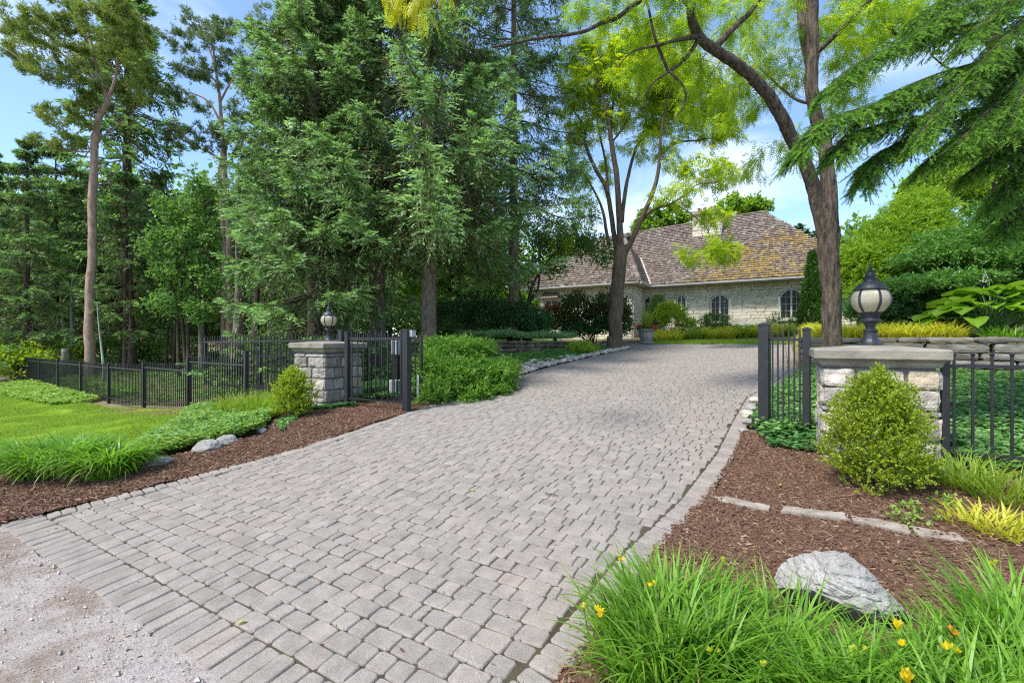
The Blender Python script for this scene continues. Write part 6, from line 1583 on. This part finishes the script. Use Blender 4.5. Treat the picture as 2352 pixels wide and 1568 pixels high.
for k, (px, Y, lab) in enumerate(((1512, 20.9, 'hakone grass tuft nearest the urn'), (1545, 21.0, 'second hakone grass tuft right of the urn'), (1590, 21.1, 'yellow grass tuft below the lime shrubs'), (1625, 21.2, 'yellow grass tuft left of the middle window'), (1665, 21.2, 'yellow grass tuft below the middle window'), (1700, 21.3, 'yellow grass tuft right of the middle window'), (1735, 21.3, 'yellow grass tuft beside the stout gate post'), (1775, 21.3, 'yellow grass tuft seen through the receiving gate'), (1815, 21.2, 'yellow grass tuft left of the locust trunk'))):
    grass_clump('hakone_grass', lab, 'ornamental grass', gpt(px, Y - .3), .48, 420, .62, .032, [M['hakone' if k % 3 != 2 else 'hakone_mid']], (.7, 1.4), (-.9, -.1), 'yellow grass tufts in the house bed', 4, extra=True)
for k, (px, Y, lab) in enumerate(((1510, 21.9, 'hosta clump at the urn end of the house bed'), (1560, 22.0, 'broad hosta clump under the lime shrubs'), (1605, 22.1, 'hosta clump left of the boxwood ball'), (1690, 22.2, 'hosta clump under the gas meter'), (1728, 22.2, 'pale hosta clump behind the stout gate post'))):
    b = gpt(px, Y); th = thing('hosta_plant', lab, 'plant', b, 'hostas in the house bed'); mb = MB()
    for q in range(46): big_leaf(mb, b + np.array([rng.normal(0, .12), rng.normal(0, .12), rng.uniform(.15, .42)]), rng.uniform(0, 6.28), rng.uniform(.25, .42), rng.uniform(.16, .24), .5, 1.3, nu=4, nv=2)
    mb.build('leaves', M['hosta_blue'], th)
for k, (px, Y, w_, h_, lab) in enumerate(((985, 30, 2.2, 2.4, 'far green shrub behind the knotty spruce trunk'), (1075, 31, 2.4, 2.2, 'far green shrub behind the dark yew hedge'), (1165, 30, 2.2, 2.3, 'far green shrub left of the house wing'))):
    b = gpt(px, Y)
    def fz(mb, b=b): shrub_geo(mb, b + UP * h_ * .5, (w_, w_ * .8, h_ * .55), 2600, .24, .15, 60, .15, .45, -.8, .25, .4, .6)
    shrub('background_shrub', lab, 'shrub', b, [('foliage', M['maple'], fz)], 'far shrubs left of the house', 5)
# planted urn
u0 = gpt(1485, 19.2); th = thing('stone_urn', 'grey stone urn planter with spiky grass and red flowers at the corner of the lawn', 'planter', u0)
mb = MB(); mb.lathe([(.0, 0), (.24, 0), (.26, .03), (.25, .07), (.20, .10), (.24, .16), (.29, .26), (.31, .40), (.31, .50), (.35, .53), (.36, .57), (.34, .60), (.29, .60), (.27, .55), (.0, .54)], u0, 28); bowl = mb.build('bowl', M['urn'], th, smooth=False)
for nm, zz in (('rim_band', .47), ('foot_band', .13)):
    mb = MB(); mb.lathe([(.30 if zz > .3 else .23, zz), (.335 if zz > .3 else .245, zz + .01), (.335 if zz > .3 else .245, zz + .025), (.30 if zz > .3 else .23, zz + .035)], u0, 28); mb.build(nm, M['urn'], bowl)
pl = thing('urn_planting', 'spiky green grass with red blooms growing in the stone urn', 'plant', u0 + UP * .55)
n = 130; P = u0 + UP * .55 + rng.normal(0, .06, (n, 3)) * np.array([1, 1, 0]); mb = MB(); blades(mb, P, rng.uniform(0, 6.28, n), rng.uniform(.5, 1.15, n), rng.uniform(1.1, 1.5, n), rng.uniform(.2, 1.2, n), .035, 5); mb.build('grass_blades', M['hakone_mid'], pl)
for sg in (-1, 1):
    mb = MB(); shrub_geo(mb, u0 + UP * .66 + RV * .24 * sg, (.14, .14, .12), 130, .07, .055, 14, .3, .3); mb.build('red_blooms', M['petal_red'], pl)
mb = MB(); shrub_geo(mb, u0 + UP * .62, (.33, .33, .12), 500, .08, .04, 30, .2, .4); mb.build('leaves', M['maple'], pl)
# right terrace plants
rng = np.random.default_rng(110)
xs = [(1865, 13.2), (1960, 10.9), (2005, 10.6), (2055, 10.3), (2110, 10.0), (2165, 9.8), (1850, 15.5), (1880, 11.6)]
labs = ['yellow grass tuft left of the locust trunk on the wall', 'yellow grass tuft directly right of the locust trunk', 'yellow grass tuft behind the left shoulder of the near lantern', 'yellow grass tuft behind the near lantern stem', 'yellow grass tuft right of the near lantern', 'yellow grass tuft next to the green strip', 'yellow grass tuft farthest up the drive on the terrace', 'yellow grass tuft hidden partly by the locust trunk']
for (px, Y), lab in zip(xs, labs):
    b = gpt(px, Y); s_, t_ = to_st(b[0], b[1]); s_ = max(s_, 12.75); t_ = max(t_, .95); b = st(s_, t_, hz(s_, t_))
    grass_clump('hakone_grass', lab, 'ornamental grass', b, .42, 420, .50, .022, [M['hakone']], (.7, 1.4), (-.9, 0), 'yellow grass tufts on the terrace', 4)
for k, t_ in enumerate((3.9, 4.6, 5.3, 6.0, 6.7, 7.4, 8.1)):
    b = st(12.72, t_, hz(12.72, t_)); grass_clump('sedge_tuft', ['green sedge tuft right after the yellow grass on the wall', 'green sedge tuft left of the large hosta', 'green sedge tuft under the left leaves of the hosta', 'green sedge tuft under the middle of the hosta', 'green sedge tuft under the right leaves of the hosta', 'green sedge tuft at the right edge of the terrace', 'last green sedge tuft beyond the large hosta'][k], 'ornamental grass', b, .42, 480, .42, .014, [M['daylily']], (.7, 1.4), (-.9, 0), 'green sedge along the wall top', 4)
b = gpt(2275, 9.9); s_, t_ = to_st(b[0], b[1]); s_ = max(13.0, s_); b = st(s_, t_, hz(s_, t_))
hs_ = thing('large_hosta', 'very large hosta with broad lime green leaves above the retaining wall', 'plant', b)
pet = MB(); rng = np.random.default_rng(111)
for k in range(74):
    f = k / 74; a = k * 2.39996; r = .10 + 1.0 * f ** .7; h = .95 - .62 * f + rng.normal(0, .05)
    p = b + np.array([math.cos(a) * r * .95, math.sin(a) * r * .8, max(.16, h)])
    pet.tube([b + rng.normal(0, .05, 3) * np.array([1, 1, 0]), (b + p) / 2 + UP * .22, p], [.012, .010, .007], 4, cap=False)
    mb = MB(); big_leaf(mb, p, a + rng.normal(0, .35), rng.uniform(.42, .56), rng.uniform(.36, .46), .40 - .35 * f + rng.normal(0, .12), .8 + .3 * f, .16); mb.build('leaf', M['hosta'], hs_, smooth=True)
pet.build('petioles', M['hosta_blue'], hs_)
mb = MB(); p = b + np.array([.0, .1, 1.0]); mb.tube([b, b + UP * .7, p + UP * .25 + RV * .05], [.01, .008, .005], 5); shrub_geo(mb, p + UP * .2, (.06, .06, .13), 40, .05, .02, 10, .3, .3, mat=1); mb.build('flower_stalk', [M['hosta_blue'], M['white_trim']], hs_)
# daylilies in the foreground
rng = np.random.default_rng(120)
DL = [((.74, 2.08), (.32, .22), 640, .46, 'daylily clump at the drive edge with yellow buds, nearest the pavers'), ((1.08, 1.90), (.26, .20), 480, .42, 'daylily clump in front of the mulch, right of the one at the drive edge'), ((.66, 1.82), (.26, .18), 420, .46, 'low arching daylily clump at the bottom edge over the pavers'), ((1.50, 1.66), (.28, .16), 500, .38, 'daylily clump below the big boulder with yellow and orange blooms'), ((1.84, 1.70), (.24, .16), 460, .40, 'daylily clump right of the boulder in the bottom right'), ((2.18, 1.88), (.20, .20), 420, .44, 'daylily clump at the right picture edge'), ((1.25, 1.58), (.28, .15), 420, .44, 'daylily clump at the bottom edge under the pale flat rock'), ((1.70, 1.48), (.28, .13), 420, .44, 'daylily clump at the bottom edge below the orange bloom')]
dl = []
for (x, y), r, n, ln, lab in DL:
    b = np.array([x, y, hxy(x, y)]); dl.append(grass_clump('daylily', lab, 'plant', b, r, n, ln, .014, [M['daylily']], (1.0, 1.5), (-.75, .55), 'daylilies in the foreground bed', 8))
def bloom(k, px, py, Y, m, size):
    th = dl[k]; b = np.array(th.location); p = at(px, py, Y); flower(th, np.array([p[0] + rng.normal(0, .05), p[1] + .02, hxy(p[0], p[1])]), p, M[m], size)
for k, px, py, Y, m, s in ((0, 1370, 1410, 1.98, 'petal', .034), (0, 1425, 1285, 2.2, 'petal', .022), (0, 1500, 1345, 2.1, 'petal', .022), (0, 1340, 1395, 2.0, 'hakone', .024), (1, 1660, 1290, 2.2, 'hakone', .024), (3, 2060, 1445, 1.75, 'petal', .034), (3, 2072, 1485, 1.72, 'petal', .028), (4, 2178, 1492, 1.75, 'petal', .034), (4, 2192, 1455, 1.8, 'petal_orange', .028), (6, 1755, 1535, 1.6, 'hakone', .0245), (7, 1970, 1495, 1.7, 'hakone', .0245), (7, 2090, 1555, 1.6, 'petal', .045), (6, 1640, 1500, 1.75, 'hakone', .024), (5, 2290, 1300, 2.0, 'hakone', .024)): bloom(k, px, py, Y, m, s)
# grass clumps by the street on the left
rng = np.random.default_rng(121)
for (px, Y), r, n, ln, lab in (((125, 4.95), (.36, .24), 1000, .64, 'large fresh green daylily clump at the left edge beside the lawn'), ((250, 4.85), (.22, .17), 760, .58, 'smaller fresh green daylily clump beside the flat grey rock'), ((50, 5.3), (.24, .2), 520, .56, 'daylily clump half behind the large clump at the left edge'), ((190, 5.2), (.22, .17), 520, .52, 'daylily clump behind the smaller clump, toward the lawn')):
    grass_clump('daylily', lab, 'plant', gpt(px, Y), r, n, ln, .021, [M['daylily']], (1.0, 1.5), (-1.25, -.25), 'green clumps by the street', 8)
for k, (px, Y, h, lab) in enumerate(((535, 8.2, .55, 'wispy green grass tuft in front of the stepped fence'), (590, 7.9, .5, 'low grass tuft left of the far boxwood'), (618, 8.3, .55, 'grass tuft touching the far boxwood'))):
    grass_clump('grass_tuft', lab, 'ornamental grass', gpt(px, Y), .24, 380, h, .010, [M['lawn' if k else 'hakone_mid']], (1.0, 1.5), (-.4, .7), 'grass tufts by the stepped fence', 6)
# right bed odds and ends
rng = np.random.default_rng(122)
for k, (px, Y, h, m, lab) in enumerate(((2225, 3.55, .42, 'lawn', 'loose green grass at the foot of the right fence'), (2310, 3.3, .40, 'hakone_mid', 'light green grass at the right edge below the fence'), (2250, 2.95, .24, 'hakone', 'yellow striped grass left of the picture edge'), (2320, 2.85, .24, 'hakone', 'yellow striped grass at the right picture edge'))):
    grass_clump('hakone_grass' if m == 'hakone' else 'grass_tuft', lab, 'ornamental grass', gpt(px, Y), .17, 240 if k < 2 else 110, h, .009 if k < 2 else .014, [M[m]], (.8, 1.45), (-.7, .4), None, 6)
for k, (px, Y, lab) in enumerate(((2075, 3.22, 'trailing green weed in the mulch below the near boxwood'), (2120, 3.05, 'small leafy weed near the dark edging slab'), (2170, 3.3, 'leafy seedling left of the yellow striped grass'), (2075, 3.06, 'tiny weed growing at the joint of the edging slabs'))):
    b = gpt(px, Y); th = thing('weed_plant', lab, 'plant', b, 'weeds in the mulch'); mb = MB(); shrub_geo(mb, b + UP * .03, (.09, .07, .045), 46, .035, .024, 12, .2, .3); mb.build('leaves', M['gc_pale'], th)
    mb = MB(); mb.tube([b - UP * .02, b + UP * .05], [.004, .002], 4); mb.build('stem', M['hosta_blue'], th)
# fallen leaves on the pavers
for k, (px, py, lab) in enumerate(((566, 1430, 'fallen yellow green leaf on the pavers near the street'), (1090, 1128, 'tiny fallen leaf in the middle of the drive'), (1790, 1118, 'fallen yellow leaf on the right mulch'))):
    b_ = (py - CY) / FPX; a_ = (px - CX) / FPX; Y = 1.582 / (b_ + .077 * (DV[0] * a_ + DV[1])); p = gpt(px, Y) + UP * .012; mb = MB(); big_leaf(mb, p, rng.uniform(0, 6), .05, .03, .25, .4, nu=4, nv=2); tag(mb.build('fallen_leaf', M['hakone'], loc=p), lab, 'leaf', 'leaves fallen on the ground')
mb = MB(); p = gpt(1160 + 10, 3.55); b = at(1253, 1188, 3.9); b[2] = hxy(b[0], b[1]); mb.tube([b + UP * .012, b + RV * .06 + UP * .018, b + RV * .12 + UP * .012], [.005, .005, .003], 5); tag(mb.build('fallen_twig', M['twig'], loc=b), 'short dark twig lying on the pavers in mid drive', 'twig')
# ------------------------------------------------------------------ daylight, sky, camera
w = bpy.data.worlds.new('World'); sc.world = w; w.use_nodes = True; nt = w.node_tree
bg = nt.nodes['Background']; sky = nt.nodes.new('ShaderNodeTexSky'); sky.sky_type = 'NISHITA'; sky.sun_disc = False
TO_SUN = unit(np.array([-.52, -.36, .95]))
sky.sun_elevation = math.asin(TO_SUN[2]); sky.sun_rotation = math.atan2(TO_SUN[0], TO_SUN[1]); sky.altitude = 200; sky.air_density = 1.0; sky.dust_density = .6; sky.ozone_density = 2.5
tc = nt.nodes.new('ShaderNodeTexCoord'); mp = nt.nodes.new('ShaderNodeMapping'); mp.inputs['Scale'].default_value = (1.0, 1.0, 3.4); mp.inputs['Location'].default_value = (.35, .2, .55); nt.links.new(tc.outputs['Generated'], mp.inputs[0])
nz = nt.nodes.new('ShaderNodeTexNoise'); nz.inputs['Scale'].default_value = 2.2; nz.inputs['Detail'].default_value = 7; nz.inputs['Roughness'].default_value = .52; nz.inputs['Distortion'].default_value = .5; nt.links.new(mp.outputs[0], nz.inputs['Vector'])
rp = nt.nodes.new('ShaderNodeValToRGB'); rp.color_ramp.elements[0].position = .50; rp.color_ramp.elements[0].color = (.05, .05, .05, 1); rp.color_ramp.elements[1].position = .76; rp.color_ramp.elements[1].color = (.6, .6, .6, 1); nt.links.new(nz.outputs['Fac'], rp.inputs[0])
mx = nt.nodes.new('ShaderNodeMix'); mx.data_type = 'RGBA'; nt.links.new(rp.outputs[0], mx.inputs[0]); hs = nt.nodes.new('ShaderNodeHueSaturation'); hs.inputs['Saturation'].default_value = 1.12; nt.links.new(sky.outputs[0], hs.inputs['Color']); nt.links.new(hs.outputs[0], mx.inputs[6]); mx.inputs[7].default_value = (6.2, 6.4, 6.8, 1)
nt.links.new(mx.outputs[2], bg.inputs['Color']); bg.inputs['Strength'].default_value = .15
sl = bpy.data.lights.new('sun', 'SUN'); sl.energy = 3.0; sl.angle = math.radians(10); sl.color = (1.0, .955, .88)
so = bpy.data.objects.new('sun', sl); col.objects.link(so); so.rotation_euler = Vector(TO_SUN).to_track_quat('Z', 'Y').to_euler(); so.location = (0, 0, 30)
cam = bpy.data.cameras.new('camera'); cam.sensor_width = 36; cam.lens = 36 * FPX / 2352; cam.clip_end = 2000; cam.clip_start = .05
co = bpy.data.objects.new('camera', cam); col.objects.link(co); co.location = (0, 0, EYE); co.rotation_euler = (math.pi / 2, 0, 0); sc.camera = co
sc.view_settings.view_transform = 'Standard'; sc.view_settings.look = 'None'; sc.view_settings.gamma = 1.0; sc.view_settings.exposure = 0.98
sc.cycles.use_denoising = False; sc.cycles.filter_width = 1.2; sc.cycles.max_bounces = 7; sc.cycles.diffuse_bounces = 3; sc.cycles.glossy_bounces = 2; sc.cycles.transmission_bounces = 4; sc.cycles.caustics_reflective = False; sc.cycles.caustics_refractive = False
sc.cycles.use_adaptive_sampling = True; sc.cycles.adaptive_threshold = .005
